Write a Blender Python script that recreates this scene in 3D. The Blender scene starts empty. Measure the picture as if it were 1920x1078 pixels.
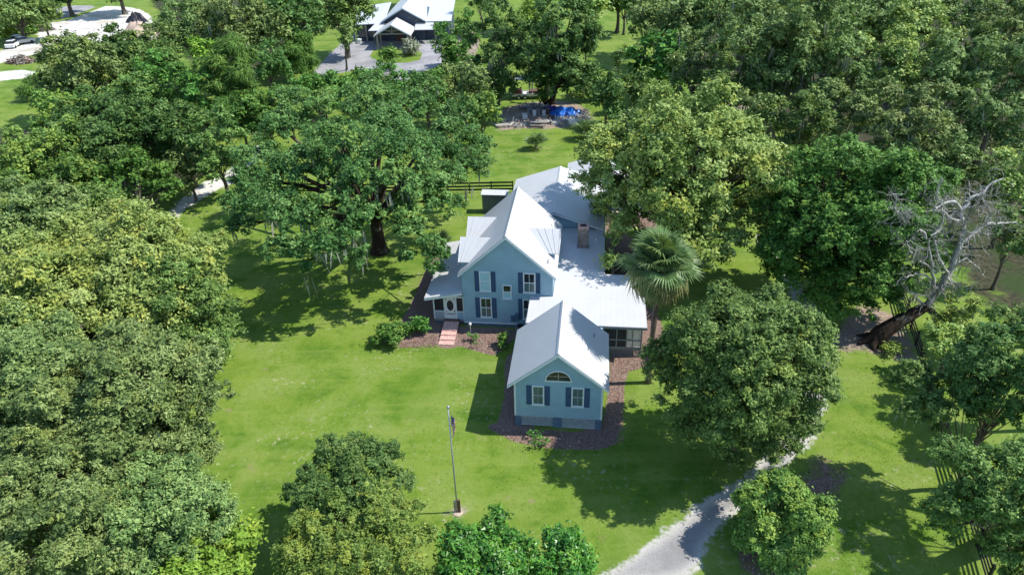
import bpy, math, random
import numpy as np
from mathutils import Vector, Matrix
R = math.radians
scene = bpy.context.scene
col = scene.collection

# ------------------------------------------------------------------ camera
F_PX, PITCH, ROLL, CAM_H = 1350.0, R(30.91), R(-1.575), 34.0
cam_d = bpy.data.cameras.new('camera'); cam = bpy.data.objects.new('camera', cam_d); col.objects.link(cam)
cam_d.sensor_fit = 'HORIZONTAL'; cam_d.sensor_width = 36.0; cam_d.lens = 36.0 * F_PX / 1920.0
cam_d.clip_start = 0.5; cam_d.clip_end = 6000
fw = np.array([0, math.cos(PITCH), -math.sin(PITCH)]); rt0 = np.array([1., 0, 0]); up0 = np.cross(rt0, fw)
rt = math.cos(ROLL) * rt0 + math.sin(ROLL) * up0; up = -math.sin(ROLL) * rt0 + math.cos(ROLL) * up0
cam.matrix_world = Matrix(((rt[0], up[0], -fw[0], 0), (rt[1], up[1], -fw[1], 0), (rt[2], up[2], -fw[2], CAM_H), (0, 0, 0, 1)))
scene.camera = cam
# ------------------------------------------------------------------ light
SUN_EL, SUN_AZ = R(52.0), R(89.0)          # azimuth clockwise from +Y
w = bpy.data.worlds.new('World'); scene.world = w; w.use_nodes = True
nt = w.node_tree; nt.nodes.clear()
sky = nt.nodes.new('ShaderNodeTexSky'); sky.sky_type = 'NISHITA'; sky.sun_disc = False
sky.sun_elevation = SUN_EL; sky.sun_rotation = SUN_AZ; sky.air_density = 1.25; sky.dust_density = 0.1; sky.ozone_density = 3.5
bg = nt.nodes.new('ShaderNodeBackground'); bg.inputs[1].default_value = 0.145
wo = nt.nodes.new('ShaderNodeOutputWorld'); nt.links.new(sky.outputs[0], bg.inputs[0]); nt.links.new(bg.outputs[0], wo.inputs[0])
sd_ = bpy.data.lights.new('sun', 'SUN'); sd_.energy = 4.3; sd_.angle = R(0.5); sd_.color = (1.0, 0.955, 0.87)
sun = bpy.data.objects.new('sun', sd_); col.objects.link(sun)
sv = Vector((math.sin(SUN_AZ) * math.cos(SUN_EL), math.cos(SUN_AZ) * math.cos(SUN_EL), math.sin(SUN_EL)))
sun.rotation_euler = sv.to_track_quat('Z', 'Y').to_euler(); sun.location = (60, 40, 80)
vs = scene.view_settings; vs.view_transform = 'Standard'; vs.look = 'None'; vs.exposure = 0.6; vs.gamma = 1.0; vs.use_curve_mapping = False
scene.cycles.max_bounces = 6; scene.cycles.diffuse_bounces = 3; scene.cycles.transmission_bounces = 3
scene.cycles.transparent_max_bounces = 6; scene.cycles.use_denoising = True; scene.cycles.denoiser = 'OPENIMAGEDENOISE'; scene.cycles.denoising_input_passes = 'RGB_ALBEDO_NORMAL'; scene.cycles.denoising_prefilter = 'ACCURATE'

# ------------------------------------------------------------------ survey helpers (metres; drone at 0,0,34)
def ray(x, y): return (x - 960) * rt - (y - 539) * up + F_PX * fw
def gp(x, y, z=0.0):
    d = ray(x, y); return np.array([0, 0, CAM_H]) + d * ((z - CAM_H) / d[2])
def onY(x, y, Y):
    d = ray(x, y); return np.array([0, 0, CAM_H]) + d * (Y / d[1])
def scl(p): return F_PX / float((np.array(p) - np.array([0, 0, CAM_H])) @ fw)

# ------------------------------------------------------------------ object helpers
def tag(o, label=None, cat=None, group=None, kind=None):
    if label: o['label'] = label
    if cat: o['category'] = cat
    if group: o['group'] = group
    if kind: o['kind'] = kind
    return o
def empty(name, loc=(0, 0, 0), rz=0.0, label=None, cat=None, group=None):
    o = bpy.data.objects.new(name, None); col.objects.link(o); o.empty_display_size = 0.3
    o.location = tuple(float(c) for c in loc); o.rotation_euler = (0, 0, rz)
    return tag(o, label, cat, group)
def link(name, me, parent=None, mat=None):
    o = bpy.data.objects.new(name, me); col.objects.link(o)
    if parent is not None: o.parent = parent
    if mat is not None and not me.materials: me.materials.append(mat)
    return o
class MB:
    """collects faces, builds one mesh"""
    def __init__(s): s.v = []; s.f = []
    def add(s, vs_, fs):
        b = len(s.v); s.v += [tuple(float(c) for c in q) for q in vs_]; s.f += [tuple(b + i for i in f) for f in fs]; return s
    def box(s, x0, x1, y0, y1, z0, z1):
        return s.add([(x0, y0, z0), (x1, y0, z0), (x1, y1, z0), (x0, y1, z0), (x0, y0, z1), (x1, y0, z1), (x1, y1, z1), (x0, y1, z1)],
                     [(0, 3, 2, 1), (4, 5, 6, 7), (0, 1, 5, 4), (1, 2, 6, 5), (2, 3, 7, 6), (3, 0, 4, 7)])
    def slab(s, pts, th):
        """pts: planar polygon (counter-clockwise from above); thickness straight down"""
        n = len(pts); top = [tuple(p) for p in pts]; bot = [(p[0], p[1], p[2] - th) for p in pts]
        return s.add(top + bot, [tuple(range(n)), tuple(range(2 * n - 1, n - 1, -1))] + [(i, i + n, (i + 1) % n + n, (i + 1) % n) for i in range(n)])
    def prism(s, poly, y0, y1):
        """poly in (x,z), extruded along y"""
        n = len(poly)
        return s.add([(p[0], y0, p[1]) for p in poly] + [(p[0], y1, p[1]) for p in poly],
                     [tuple(range(n)), tuple(range(2 * n - 1, n - 1, -1))] + [(i, i + n, (i + 1) % n + n, (i + 1) % n) for i in range(n)])
    def tube(s, pts, rad, n=6, cap=True):
        pts = [np.array(p, float) for p in pts]; m = len(pts)
        if not hasattr(rad, '__len__'): rad = [rad] * m
        vs_ = []; prev = None
        for i in range(m):
            t = pts[min(i + 1, m - 1)] - pts[max(i - 1, 0)]; t = t / (np.linalg.norm(t) + 1e-9)
            if prev is None:
                a = np.array([1., 0, 0]) if abs(t[0]) < .8 else np.array([0, 1., 0])
            else: a = prev
            a = a - t * (a @ t); a /= np.linalg.norm(a) + 1e-9; prev = a; b = np.cross(t, a)
            for k in range(n):
                an = 2 * math.pi * k / n; vs_.append(pts[i] + rad[i] * (math.cos(an) * a + math.sin(an) * b))
        fs = [(i * n + k, i * n + (k + 1) % n, (i + 1) * n + (k + 1) % n, (i + 1) * n + k) for i in range(m - 1) for k in range(n)]
        if cap: fs += [tuple(range(n - 1, -1, -1)), tuple((m - 1) * n + k for k in range(n))]
        return s.add(vs_, fs)
    def lathe(s, prof, n=12, c=(0, 0, 0)):
        m = len(prof)
        vs_ = [(c[0] + r * math.cos(2 * math.pi * k / n), c[1] + r * math.sin(2 * math.pi * k / n), c[2] + z) for r, z in prof for k in range(n)]
        fs = [(i * n + k, i * n + (k + 1) % n, (i + 1) * n + (k + 1) % n, (i + 1) * n + k) for i in range(m - 1) for k in range(n)]
        fs += [tuple(range(n - 1, -1, -1)), tuple((m - 1) * n + k for k in range(n))]
        return s.add(vs_, fs)
    def mesh(s, name):
        me = bpy.data.meshes.new(name); me.from_pydata(s.v, [], s.f); me.update(); return me
    def build(s, name, mat, parent=None, smooth=False):
        me = s.mesh(name); me.materials.append(mat)
        if smooth: me.polygons.foreach_set('use_smooth', [True] * len(me.polygons))
        return link(name, me, parent)
def np_mesh(name, verts, faces, mat, attrs=None, smooth=False):
    """verts (n,3), faces (m,k) with k constant"""
    me = bpy.data.meshes.new(name); n, (m, k) = len(verts), faces.shape
    me.vertices.add(n); me.vertices.foreach_set('co', np.ascontiguousarray(verts, np.float32).ravel())
    me.loops.add(m * k); me.loops.foreach_set('vertex_index', np.ascontiguousarray(faces, np.int32).ravel())
    me.polygons.add(m); me.polygons.foreach_set('loop_start', np.arange(0, m * k, k, dtype=np.int32))
    if smooth: me.polygons.foreach_set('use_smooth', np.ones(m, bool))
    for an, arr in (attrs or {}).items():
        if arr.ndim == 1:
            a = me.attributes.new(an, 'FLOAT', 'POINT'); a.data.foreach_set('value', np.ascontiguousarray(arr, np.float32))
        else:
            a = me.attributes.new(an, 'FLOAT_COLOR', 'POINT'); a.data.foreach_set('color', np.ascontiguousarray(arr, np.float32).ravel())
    me.update(calc_edges=True); me.materials.append(mat); return me

# ------------------------------------------------------------------ materials
class NT:
    def __init__(s, m): s.m = m; s.t = m.node_tree; s.n = s.t.nodes; s.l = s.t.links
    def node(s, typ, **kw):
        nd = s.n.new(typ)
        for k, v in kw.items():
            if k.startswith('i_'):
                key = k[2:]; key = int(key) if key.isdigit() else key.replace('_', ' ')
                s.put(nd.inputs[key], v)
            else: setattr(nd, k, v)
        return nd
    def put(s, sock, v):
        if hasattr(v, 'is_output') or isinstance(v, bpy.types.NodeSocket): s.l.new(v, sock)
        else: sock.default_value = v
    def noise(s, vec, scale, detail=3, rough=.55, dist=0.):
        nd = s.node('ShaderNodeTexNoise'); s.put(nd.inputs['Vector'], vec); nd.inputs['Scale'].default_value = scale
        nd.inputs['Detail'].default_value = detail; nd.inputs['Roughness'].default_value = rough; nd.inputs['Distortion'].default_value = dist
        return nd.outputs['Fac']
    def math(s, op, a, b=0., clamp=False):
        nd = s.node('ShaderNodeMath', operation=op, use_clamp=clamp); s.put(nd.inputs[0], a); s.put(nd.inputs[1], b); return nd.outputs[0]
    def rng(s, v, a, b, c=0., d=1.):
        nd = s.node('ShaderNodeMapRange'); nd.interpolation_type = 'SMOOTHSTEP'
        for i, q in enumerate((v, a, b, c, d)): s.put(nd.inputs[i], q)
        return nd.outputs[0]
    def mix(s, f, a, b):
        nd = s.node('ShaderNodeMix', data_type='RGBA'); s.put(nd.inputs[0], f)
        s.put(nd.inputs[6], a if not isinstance(a, tuple) else (*a, 1.)); s.put(nd.inputs[7], b if not isinstance(b, tuple) else (*b, 1.)); return nd.outputs[2]
    def ramp(s, f, stops):
        nd = s.node('ShaderNodeValToRGB'); s.put(nd.inputs[0], f); e = nd.color_ramp.elements
        while len(e) < len(stops): e.new(.5)
        for q, (p, c) in zip(e, stops): q.position = p; q.color = (*c, 1.)
        return nd.outputs[0]
    def pos(s): return s.node('ShaderNodeNewGeometry').outputs['Position']
    def obj(s): return s.node('ShaderNodeTexCoord').outputs['Object']
    def bump(s, h, strength=.5, dist=.05):
        nd = s.node('ShaderNodeBump'); nd.inputs['Strength'].default_value = strength; nd.inputs['Distance'].default_value = dist
        s.put(nd.inputs['Height'], h); return nd.outputs[0]
    def out(s, color, rough=.8, normal=None, spec=.3, metal=0., trans=None):
        p = s.node('ShaderNodeBsdfPrincipled'); s.put(p.inputs['Base Color'], color if not isinstance(color, tuple) else (*color, 1.))
        s.put(p.inputs['Roughness'], rough); p.inputs['Specular IOR Level'].default_value = spec; p.inputs['Metallic'].default_value = metal
        if normal is not None: s.l.new(normal, p.inputs['Normal'])
        sh = p.outputs[0]
        if trans:
            tr = s.node('ShaderNodeBsdfTranslucent'); s.put(tr.inputs[0], trans[1]); mx = s.node('ShaderNodeMixShader'); mx.inputs[0].default_value = trans[0]
            s.l.new(sh, mx.inputs[1]); s.l.new(tr.outputs[0], mx.inputs[2]); sh = mx.outputs[0]
        o = s.node('ShaderNodeOutputMaterial'); s.l.new(sh, o.inputs[0]); return s.m
def newmat(name):
    m = bpy.data.materials.new(name); m.use_nodes = True; m.node_tree.nodes.clear(); return NT(m)
def plain(name, c, rough=.6, var=.12, scale=3., spec=.3, metal=0., bump=0., bscale=20.):
    t = newmat(name); p = t.obj(); n = t.noise(p, scale, 4)
    lo = tuple(x * (1 - var * 1.3) for x in c); hi = tuple(min(1, x * (1 + var)) for x in c)
    colr = t.mix(t.rng(n, .3, .7), lo, hi)
    nm = t.bump(t.noise(p, bscale, 3), bump, .02) if bump else None
    return t.out(colr, rough, nm, spec, metal)
def lawn_color(t, P):
    big = t.noise(P, .06, 4, .6, .6); mid = t.noise(P, .30, 5, .65, .5); fine = t.noise(P, 2.6, 5, .7); vf = t.noise(P, 14., 3, .7)
    c = t.mix(t.rng(big, .32, .66), (.080, .168, .012), (.152, .226, .024))
    c = t.mix(t.math('MULTIPLY', t.rng(mid, .42, .66), .85), c, (.178, .240, .050))
    c = t.mix(t.math('MULTIPLY', t.rng(mid, .50, .32), .7), c, (.050, .128, .010))
    mow = t.node('ShaderNodeMapping'); t.put(mow.inputs[0], P); mow.inputs[2].default_value = (0, 0, .32); mow.inputs[3].default_value = (.06, 1.0, 1.)
    c = t.mix(t.math('MULTIPLY', t.rng(t.noise(mow.outputs[0], .9, 3, .6), .42, .62), .38), c, (.20, .26, .05))
    c = t.mix(t.math('MULTIPLY', t.rng(fine, .50, .80), .5), c, (.18, .26, .06))
    c = t.mix(t.math('MULTIPLY', t.rng(fine, .48, .28), .45), c, (.050, .125, .011))
    c = t.mix(t.math('MULTIPLY', t.rng(vf, .5, .75), .35), c, (.20, .245, .07))
    dry = t.noise(P, .17, 3, .55, .3); sp = t.noise(P, 2.1, 5, .75)
    msk = t.math('MULTIPLY', t.rng(dry, .46, .64), t.rng(sp, .53, .68))
    c = t.mix(t.math('MULTIPLY', msk, .85), c, (.36, .35, .21))
    c = t.mix(t.math('MULTIPLY', t.math('MULTIPLY', t.rng(t.noise(P, .5, 3, .6), .62, .74), t.rng(sp, .42, .6)), .7), c, (.24, .19, .11))
    return c, t.math('ADD', fine, t.math('MULTIPLY', vf, .6))
def mat_lawn():
    t = newmat('lawn'); P = t.pos(); c, h = lawn_color(t, P)
    return t.out(c, .9, t.bump(h, .5, .08), .15)
def soft(name, fn, w=.45, amp=.9, nscale=1.6, rough=.9, bs=.5, bd=.04):
    """a ground sheet whose rim breaks up into lawn; attribute sd = metres inside its outline"""
    t = newmat(name); P = t.pos(); lc, lh = lawn_color(t, P)
    sdv = t.node('ShaderNodeAttribute', attribute_name='sd').outputs['Fac']
    n = t.math('ADD', t.math('MULTIPLY', t.math('SUBTRACT', t.noise(P, nscale, 5, .65), .5), amp * 2.2), t.math('MULTIPLY', t.math('SUBTRACT', t.noise(P, .35, 2), .5), amp * 1.6))
    m = t.rng(t.math('ADD', sdv, n), 0., w); c, h = fn(t, P, sdv)
    return t.out(t.mix(m, lc, c), rough, t.bump(h, bs, bd), .2)
def f_gravel(t, P, s):
    a = t.noise(P, 9., 5, .75); b = t.noise(P, .5, 3); g = t.noise(P, 38., 2, .7)
    c = t.mix(t.rng(b, .35, .65), (.235, .228, .222), (.30, .292, .285)); c = t.mix(t.rng(s, 1.1, .2), c, (.50, .48, .44))
    rut = t.math('MULTIPLY', t.rng(s, 1.55, 1.9), .55); c = t.mix(rut, c, (.42, .405, .38))
    c = t.mix(t.math('MULTIPLY', t.rng(a, .5, .3), .6), c, (.14, .13, .12)); c = t.mix(t.math('MULTIPLY', t.rng(g, .55, .8), .5), c, (.46, .45, .43))
    c = t.mix(t.math('MULTIPLY', t.rng(t.noise(P, .9, 4, .7), .58, .72), .6), c, (.15, .125, .085))
    return c, t.math('ADD', a, g)
def f_sand(t, P, s):
    a = t.noise(P, 1.3, 5, .7); b = t.noise(P, .12, 3); mp = t.node('ShaderNodeMapping'); t.put(mp.inputs[0], P); mp.inputs[2].default_value = (0, 0, .5); mp.inputs[3].default_value = (.08, 1., 1.)
    k = t.noise(mp.outputs[0], .8, 4, .7, .5)
    c = t.mix(t.rng(a, .35, .65), (.54, .515, .47), (.68, .655, .61)); c = t.mix(t.math('MULTIPLY', t.rng(b, .5, .7), .6), c, (.36, .31, .23)); c = t.mix(t.math('MULTIPLY', t.rng(k, .52, .66), .45), c, (.34, .31, .26)); return c, a
def f_mulch(t, P, s):
    v = t.node('ShaderNodeTexVoronoi', feature='F1'); t.put(v.inputs['Vector'], P); v.inputs['Scale'].default_value = 11.
    a = t.noise(P, 5., 5, .75); c = t.mix(t.rng(a, .35, .65), (.14, .088, .068), (.28, .19, .155))
    c = t.mix(t.math('MULTIPLY', v.outputs['Color'], .5), c, (0.277, 0.197, 0.168)); c = t.mix(t.math('MULTIPLY', t.rng(t.noise(P, 1.4, 4, .7), .58, .74), .7), c, (0.353, 0.286, 0.244))
    return c, v.outputs['Distance']
def f_dirt(t, P, s):
    a = t.noise(P, 3., 5, .7); b = t.noise(P, .4, 3)
    c = t.mix(t.rng(a, .35, .65), (0.227, 0.168, 0.126), (0.336, 0.269, 0.218)); c = t.mix(t.math('MULTIPLY', t.rng(b, .5, .7), .6), c, (0.386, 0.336, 0.277)); return c, a
def f_asphalt(t, P, s):
    a = t.noise(P, 2.2, 5, .7); b = t.noise(P, .22, 4)
    c = t.mix(t.rng(b, .35, .65), (0.227, 0.223, 0.235), (0.336, 0.328, 0.336)); c = t.mix(t.math('MULTIPLY', t.rng(a, .5, .7), .4), c, (0.420, 0.412, 0.403)); return c, a
def f_shaded_litter(t, P, s):
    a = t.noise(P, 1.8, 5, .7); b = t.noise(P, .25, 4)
    c = t.mix(t.rng(a, .35, .65), (.024, .026, .013), (.070, .066, .036)); c = t.mix(t.math('MULTIPLY', t.rng(b, .46, .62), .8), c, (.030, .058, .012)); return c, a  # litter colours deepened to stand in for the shade under the trees
M = {}
M['lawn'] = mat_lawn()
M['gravel'] = soft('gravel', f_gravel, .5, .75, 2.2)
M['sand'] = soft('white_sand', f_sand, .7, 1.0, 1.2)
M['mulch'] = soft('mulch', f_mulch, .12, .22, 4., .95, .9, .06)
M['dirt'] = soft('dirt', f_dirt, .9, 1.2, 1.2)
M['asphalt'] = soft('asphalt', f_asphalt, .35, .4, 1.0)
M['shaded_litter'] = soft('leaf_litter', f_shaded_litter, 2., 3., .5, .95)

M['litter'] = soft('mixed_leaf_litter', f_mulch, 1.0, 1.7, .9)
def roof_mat(name, c, rough=.42):
    t = newmat(name); P = t.obj(); n = t.noise(P, .7, 4, .6); st = t.noise(P, 5., 4, .7)
    cc = t.mix(t.rng(n, .3, .7), tuple(x * .95 for x in c), c); cc = t.mix(t.math('MULTIPLY', t.rng(st, .58, .8), .25), cc, (.55, .54, .5))
    return t.out(cc, rough, None, .4)
M['roof'] = roof_mat('white_metal_roof', (.54, .545, .55))
M['barnroof'] = roof_mat('barn_metal_roof', (.56, .60, .62))
def wall_mat(name, c):
    t = newmat(name); P = t.obj(); sx = t.node('ShaderNodeSeparateXYZ'); t.put(sx.inputs[0], P)
    lap = t.math('FRACT', t.math('MULTIPLY', sx.outputs[2], 7.2)); n = t.noise(P, 1.1, 4, .6); f = t.noise(P, 14., 3)
    cc = t.mix(t.rng(n, .3, .7), tuple(x * .93 for x in c), tuple(x * 1.05 for x in c)); cc = t.mix(t.math('MULTIPLY', t.rng(f, .6, .8), .12), cc, (.5, .52, .5))
    return t.out(cc, .6, t.bump(lap, .55, .025), .3)
M['wall'] = wall_mat('blue_siding', (.285, .445, .555))
M['barnwall'] = wall_mat('barn_boards', (.055, .075, .115))
M['trim'] = plain('white_trim', (.70, .74, .76), .5, .05)
M['fascia'] = plain('grey_fascia', (.34, .38, .41), .6, .08)
M['shutter'] = plain('navy_shutter', (.034, .080, .155), .5, .1)
M['pier'] = plain('slate_blue_pier', (.09, .15, .23), .7, .15)
M['lattice'] = plain('lattice_wood', (.44, .52, .57), .7, .1)
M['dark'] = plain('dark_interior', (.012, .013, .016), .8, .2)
M['screen'] = plain('insect_screen', (.022, .026, .034), .55, .2, 2.)
M['glass'] = plain('window_glass', (.02, .028, .034), .08, .3, 2., .6)
M['blind'] = plain('pale_blind', (.40, .60, .66), .35, .1, 6.)
M['shade'] = plain('white_shade', (.62, .62, .6), .7, .06)
M['greyframe'] = plain('grey_frame', (.20, .215, .24), .6, .1)
M['green'] = plain('greenish_shade', (.10, .15, .15), .2, .2, 2., .5)
M['brickstep'] = plain('pale_pink_brick', (.58, .36, .31), .85, .16, 6., bump=.4)
M['brown'] = plain('brown_boards', (.13, .075, .06), .8, .2, 4.)
M['metal'] = plain('galvanised_metal', (.36, .38, .40), .4, .1, 3., .5, .6)
M['white'] = plain('white_paint', (.74, .74, .73), .45, .06)
M['silver'] = plain('silver_paint', (.42, .44, .47), .3, .06, 2., .5, .5)
M['black'] = plain('black_paint', (.018, .018, .02), .6, .25, 5.)
M['rubber'] = plain('rubber', (.02, .02, .02), .8, .2)
M['red'] = plain('faded_red_paint', (.36, .09, .06), .6, .2)
M['bluetarp'] = plain('blue_tarp', (.02, .16, .62), .4, .25, 2., .4)
M['deepblue'] = plain('deep_blue_plastic', (.02, .03, .30), .5, .2)
M['blacktarp'] = plain('black_tarp', (.03, .03, .04), .45, .3, 1.5)
M['greywood'] = plain('weathered_wood', (.30, .275, .25), .85, .25, 8.)
M['shedwall'] = plain('grey_shed_metal', (.17, .185, .20), .5, .12, 4.)
M['stone'] = plain('tan_stone', (.42, .34, .28), .9, .25, 3., bump=.5)
M['clay'] = plain('tan_spoil', (.50, .38, .30), .95, .2, .8, bump=.5, bscale=6)
def brick_mat(name, c, var):
    t = newmat(name); rnd = t.node('ShaderNodeObjectInfo').outputs['Random']; n = t.noise(t.obj(), 9., 4, .7)
    cc = t.mix(rnd, tuple(x * (1 - var) for x in c), tuple(x * (1 + var) for x in c)); cc = t.mix(t.math('MULTIPLY', t.rng(n, .5, .75), .4), cc, (.32, .29, .26)); return t.out(cc, .9)
M['brick'] = brick_mat('weathered_brick', (.27, .215, .185), .35)
def bark(name, c):
    t = newmat(name); P = t.obj(); s = t.node('ShaderNodeMapping'); t.put(s.inputs[0], P); s.inputs[3].default_value = (1, 1, .25)
    n = t.noise(s.outputs[0], 5., 5, .7); l = t.noise(P, 1.2, 3)
    cc = t.mix(t.rng(n, .3, .7), tuple(x * .5 for x in c), tuple(x * 1.4 for x in c)); cc = t.mix(t.math('MULTIPLY', t.rng(l, .52, .7), .4), cc, (.3, .3, .26)); return t.out(cc, .95, t.bump(n, .8, .06), .1)
M['bark'] = bark('oak_bark', (.12, .10, .082)); M['darkbark'] = bark('dark_bark', (.045, .032, .025)); M['deadwood'] = bark('bleached_wood', (.40, .39, .37)); M['palmbark'] = bark('palm_bark', (.15, .115, .09))  # darkbark is a darker, browner bark colour

def leaf_mat(name, lo, mid, hi, young, rough=.6, trans=.16, spec=.18):
    """colour varies leaf by leaf (attribute leaf: r = tone, g = young growth) and a little tree by tree"""
    t = newmat(name); at = t.node('ShaderNodeAttribute', attribute_name='leaf'); sx = t.node('ShaderNodeSeparateColor'); t.put(sx.inputs[0], at.outputs['Color'])
    c = t.ramp(sx.outputs[0], [(0., lo), (.5, mid), (1., hi)]); c = t.mix(sx.outputs[1], c, young)
    hs = t.node('ShaderNodeHueSaturation'); rnd = t.node('ShaderNodeObjectInfo').outputs['Random']
    t.put(hs.inputs['Hue'], t.rng(rnd, 0., 1., .488, .512)); t.put(hs.inputs['Value'], t.rng(rnd, 0., 1., .9, 1.12)); t.put(hs.inputs['Color'], c); c = hs.outputs[0]
    tc = t.mix(.5, c, (.30, .42, .04))
    return t.out(c, rough, None, spec, 0., (trans, tc))
M['oak'] = leaf_mat('oak_leaves', (.046, .098, .024), (.128, .225, .052), (.25, .365, .102), (.29, .39, .07))
M['mossoak'] = leaf_mat('grey_oak_leaves', (.062, .112, .036), (.172, .258, .074), (.305, .395, .138), (.34, .41, .09))
M['deep'] = leaf_mat('deep_green_leaves', (.032, .082, .020), (.088, .185, .044), (.185, .300, .090), (.24, .34, .07))
M['olive'] = leaf_mat('olive_leaves', (.056, .116, .022), (.150, .262, .050), (.262, .375, .095), (.35, .42, .06))
M['camphor'] = leaf_mat('camphor_leaves', (.115, .195, .040), (.270, .385, .095), (.40, .50, .165), (.50, .53, .09))
M['bright'] = leaf_mat('bright_leaves', (.030, .095, .016), (.088, .215, .036), (.175, .335, .07), (.23, .38, .06))
M['glossy'] = leaf_mat('glossy_leaves', (.022, .080, .012), (.065, .195, .026), (.140, .320, .045), (.24, .40, .05), .35, .2, .4)
M['pine'] = leaf_mat('pine_needles', (.045, .115, .022), (.105, .225, .042), (.170, .31, .062), (.2, .35, .06))
M['lime'] = leaf_mat('lime_leaves', (.09, .18, .018), (.19, .33, .04), (.28, .42, .07), (.36, .46, .06))
M['silverleaf'] = leaf_mat('silver_leaves', (.13, .16, .10), (.25, .28, .19), (.40, .42, .30), (.45, .45, .32))
M['palm'] = leaf_mat('palm_leaf', (.048, .10, .030), (.135, .215, .070), (.27, .36, .15), (.42, .39, .14), .45, .22, .35)
M['moss'] = leaf_mat('moss_strands', (.12, .13, .10), (.22, .23, .185), (.36, .37, .31), (.4, .4, .34), .9, .15, .05)
M['grassblade'] = leaf_mat('grass_blades', (.095, .185, .015), (.125, .225, .022), (.18, .26, .042), (.30, .31, .13), .8, .4, .1)

# ------------------------------------------------------------------ ground sheets
def poly_sd(P, poly):
    """signed distance, + inside"""
    d = np.full(len(P), 1e9); ins = np.zeros(len(P), bool); n = len(poly)
    for i in range(n):
        a, b = poly[i], poly[(i + 1) % n]; e = b - a; q = P - a
        h = np.clip((q @ e) / max(e @ e, 1e-9), 0, 1); d = np.minimum(d, np.linalg.norm(q - h[:, None] * e, axis=1))
        c = (a[1] <= P[:, 1]) != (b[1] <= P[:, 1])
        with np.errstate(divide='ignore', invalid='ignore'): xx = a[0] + (P[:, 1] - a[1]) / (b[1] - a[1]) * e[0]
        ins ^= c & (P[:, 0] < xx)
    return np.where(ins, d, -d)
def smooth(poly, it=2):
    for _ in range(it):
        q = np.roll(poly, -1, 0); poly = np.stack([.75 * poly + .25 * q, .25 * poly + .75 * q], 1).reshape(-1, 2)
    return poly
def sheet(name, poly, z, mat, step=.6, margin=1.2, rnd=2, world=False):
    p = np.array(poly, float) if world else np.array([gp(x, y)[:2] for x, y in poly])
    p = smooth(p, rnd); lo = p.min(0) - margin; hi = p.max(0) + margin
    nx, ny = [max(2, int(math.ceil(d / step)) + 1) for d in hi - lo]
    gx = np.linspace(lo[0], hi[0], nx); gy = np.linspace(lo[1], hi[1], ny); X, Y = np.meshgrid(gx, gy)
    P = np.stack([X.ravel(), Y.ravel()], 1); sdv = poly_sd(P, p)
    idx = np.arange(nx * ny).reshape(ny, nx); q = np.stack([idx[:-1, :-1], idx[:-1, 1:], idx[1:, 1:], idx[1:, :-1]], -1).reshape(-1, 4)
    q = q[sdv[q].max(1) > -margin]
    used, inv = np.unique(q, return_inverse=True); q = inv.reshape(q.shape)
    V = np.concatenate([P[used], np.full((len(used), 1), z)], 1)
    o = link(name, np_mesh(name, V, q, mat, {'sd': sdv[used]})); tag(o, kind='structure'); return o
g = MB(); g.add([(-2500, -300, 0), (2500, -300, 0), (2500, 4000, 0), (-2500, 4000, 0)], [(0, 1, 2, 3)])
tag(g.build('ground', M['lawn']), kind='structure')
sheet('forest_floor', [(1330, -40), (1330, 40), (1260, 120), (1330, 215), (1380, 200), (1500, 260), (1700, 330), (1760, 470), (1900, 640), (2080, 640), (2080, -60)], .004, M['shaded_litter'], 1.2, 5)
sheet('forest_floor', [(-200, 230), (60, 235), (200, 260), (330, 250), (460, 300), (460, 335), (330, 350), (240, 420), (250, 560), (350, 640), (375, 740), (360, 800), (385, 900), (350, 1000), (200, 1060), (180, 1120), (-200, 1120)], .006, M['shaded_litter'], 1.0, 4)
sheet('forest_floor', [(270, -40), (600, -40), (590, 90), (480, 150), (300, 110)], .0045, M['shaded_litter'], 1.4, 4)
sheet('gravel_driveway', [(1090, 1100), (1160, 1048), (1230, 1000), (1300, 945), (1370, 905), (1430, 850), (1475, 800), (1490, 740), (1505, 660), (1490, 570), (1450, 500), (1405, 440), (1430, 436), (1480, 495), (1530, 560), (1568, 640), (1565, 720), (1545, 790), (1520, 840), (1480, 880), (1420, 940), (1340, 1000), (1310, 1100)], .008, M['gravel'], .4)
sheet('sand_driveway', [(238, 452), (262, 425), (310, 400), (345, 365), (372, 345), (420, 325), (450, 300), (470, 270), (500, 275), (480, 310), (450, 340), (400, 360), (365, 385), (320, 420), (285, 445), (265, 470), (215, 520), (180, 520)], .008, M['sand'], .5)
sheet('sand_lot', [(60, 60), (95, 38), (150, 12), (250, 12), (290, 30), (300, 80), (280, 115), (200, 120), (120, 70), (100, 90), (60, 105), (-60, 135), (-60, 108), (30, 88), (75, 75)], .008, M['sand'], 1.2, 2.5)
sheet('paved_lot', [(100, 40), (100, 12), (190, 10), (160, 22), (112, 38)], .012, M['asphalt'], 1.2, 2)
sheet('dirt_patch', [(-60, 142), (60, 128), (75, 145), (20, 150), (-60, 162)], .008, M['sand'], 1.2, 2.5)
sheet('dirt_patch', [(1550, 640), (1570, 600), (1605, 566), (1640, 570), (1690, 592), (1720, 640), (1740, 700), (1700, 690), (1660, 668), (1600, 660), (1560, 662)], .012, M['dirt'], .4)
sheet('parking_lot', [(575, 148), (600, 118), (640, 80), (662, 60), (672, 68), (720, 70), (790, 70), (850, 66), (855, 92), (832, 118), (812, 130), (770, 142), (765, 158), (735, 165), (715, 148), (690, 128), (640, 138)], .008, M['asphalt'], .9, 1.5)
sheet('grass_island', [(694, 103), (702, 95), (735, 92), (775, 95), (792, 103), (785, 114), (745, 120), (705, 113)], .014, M['lawn'], .6, .0, 2)
sheet('dirt_yard', [(925, 250), (915, 222), (950, 195), (1010, 190), (1080, 188), (1115, 215), (1100, 232), (1030, 246), (985, 243)], .008, M['dirt'], .6)
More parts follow.
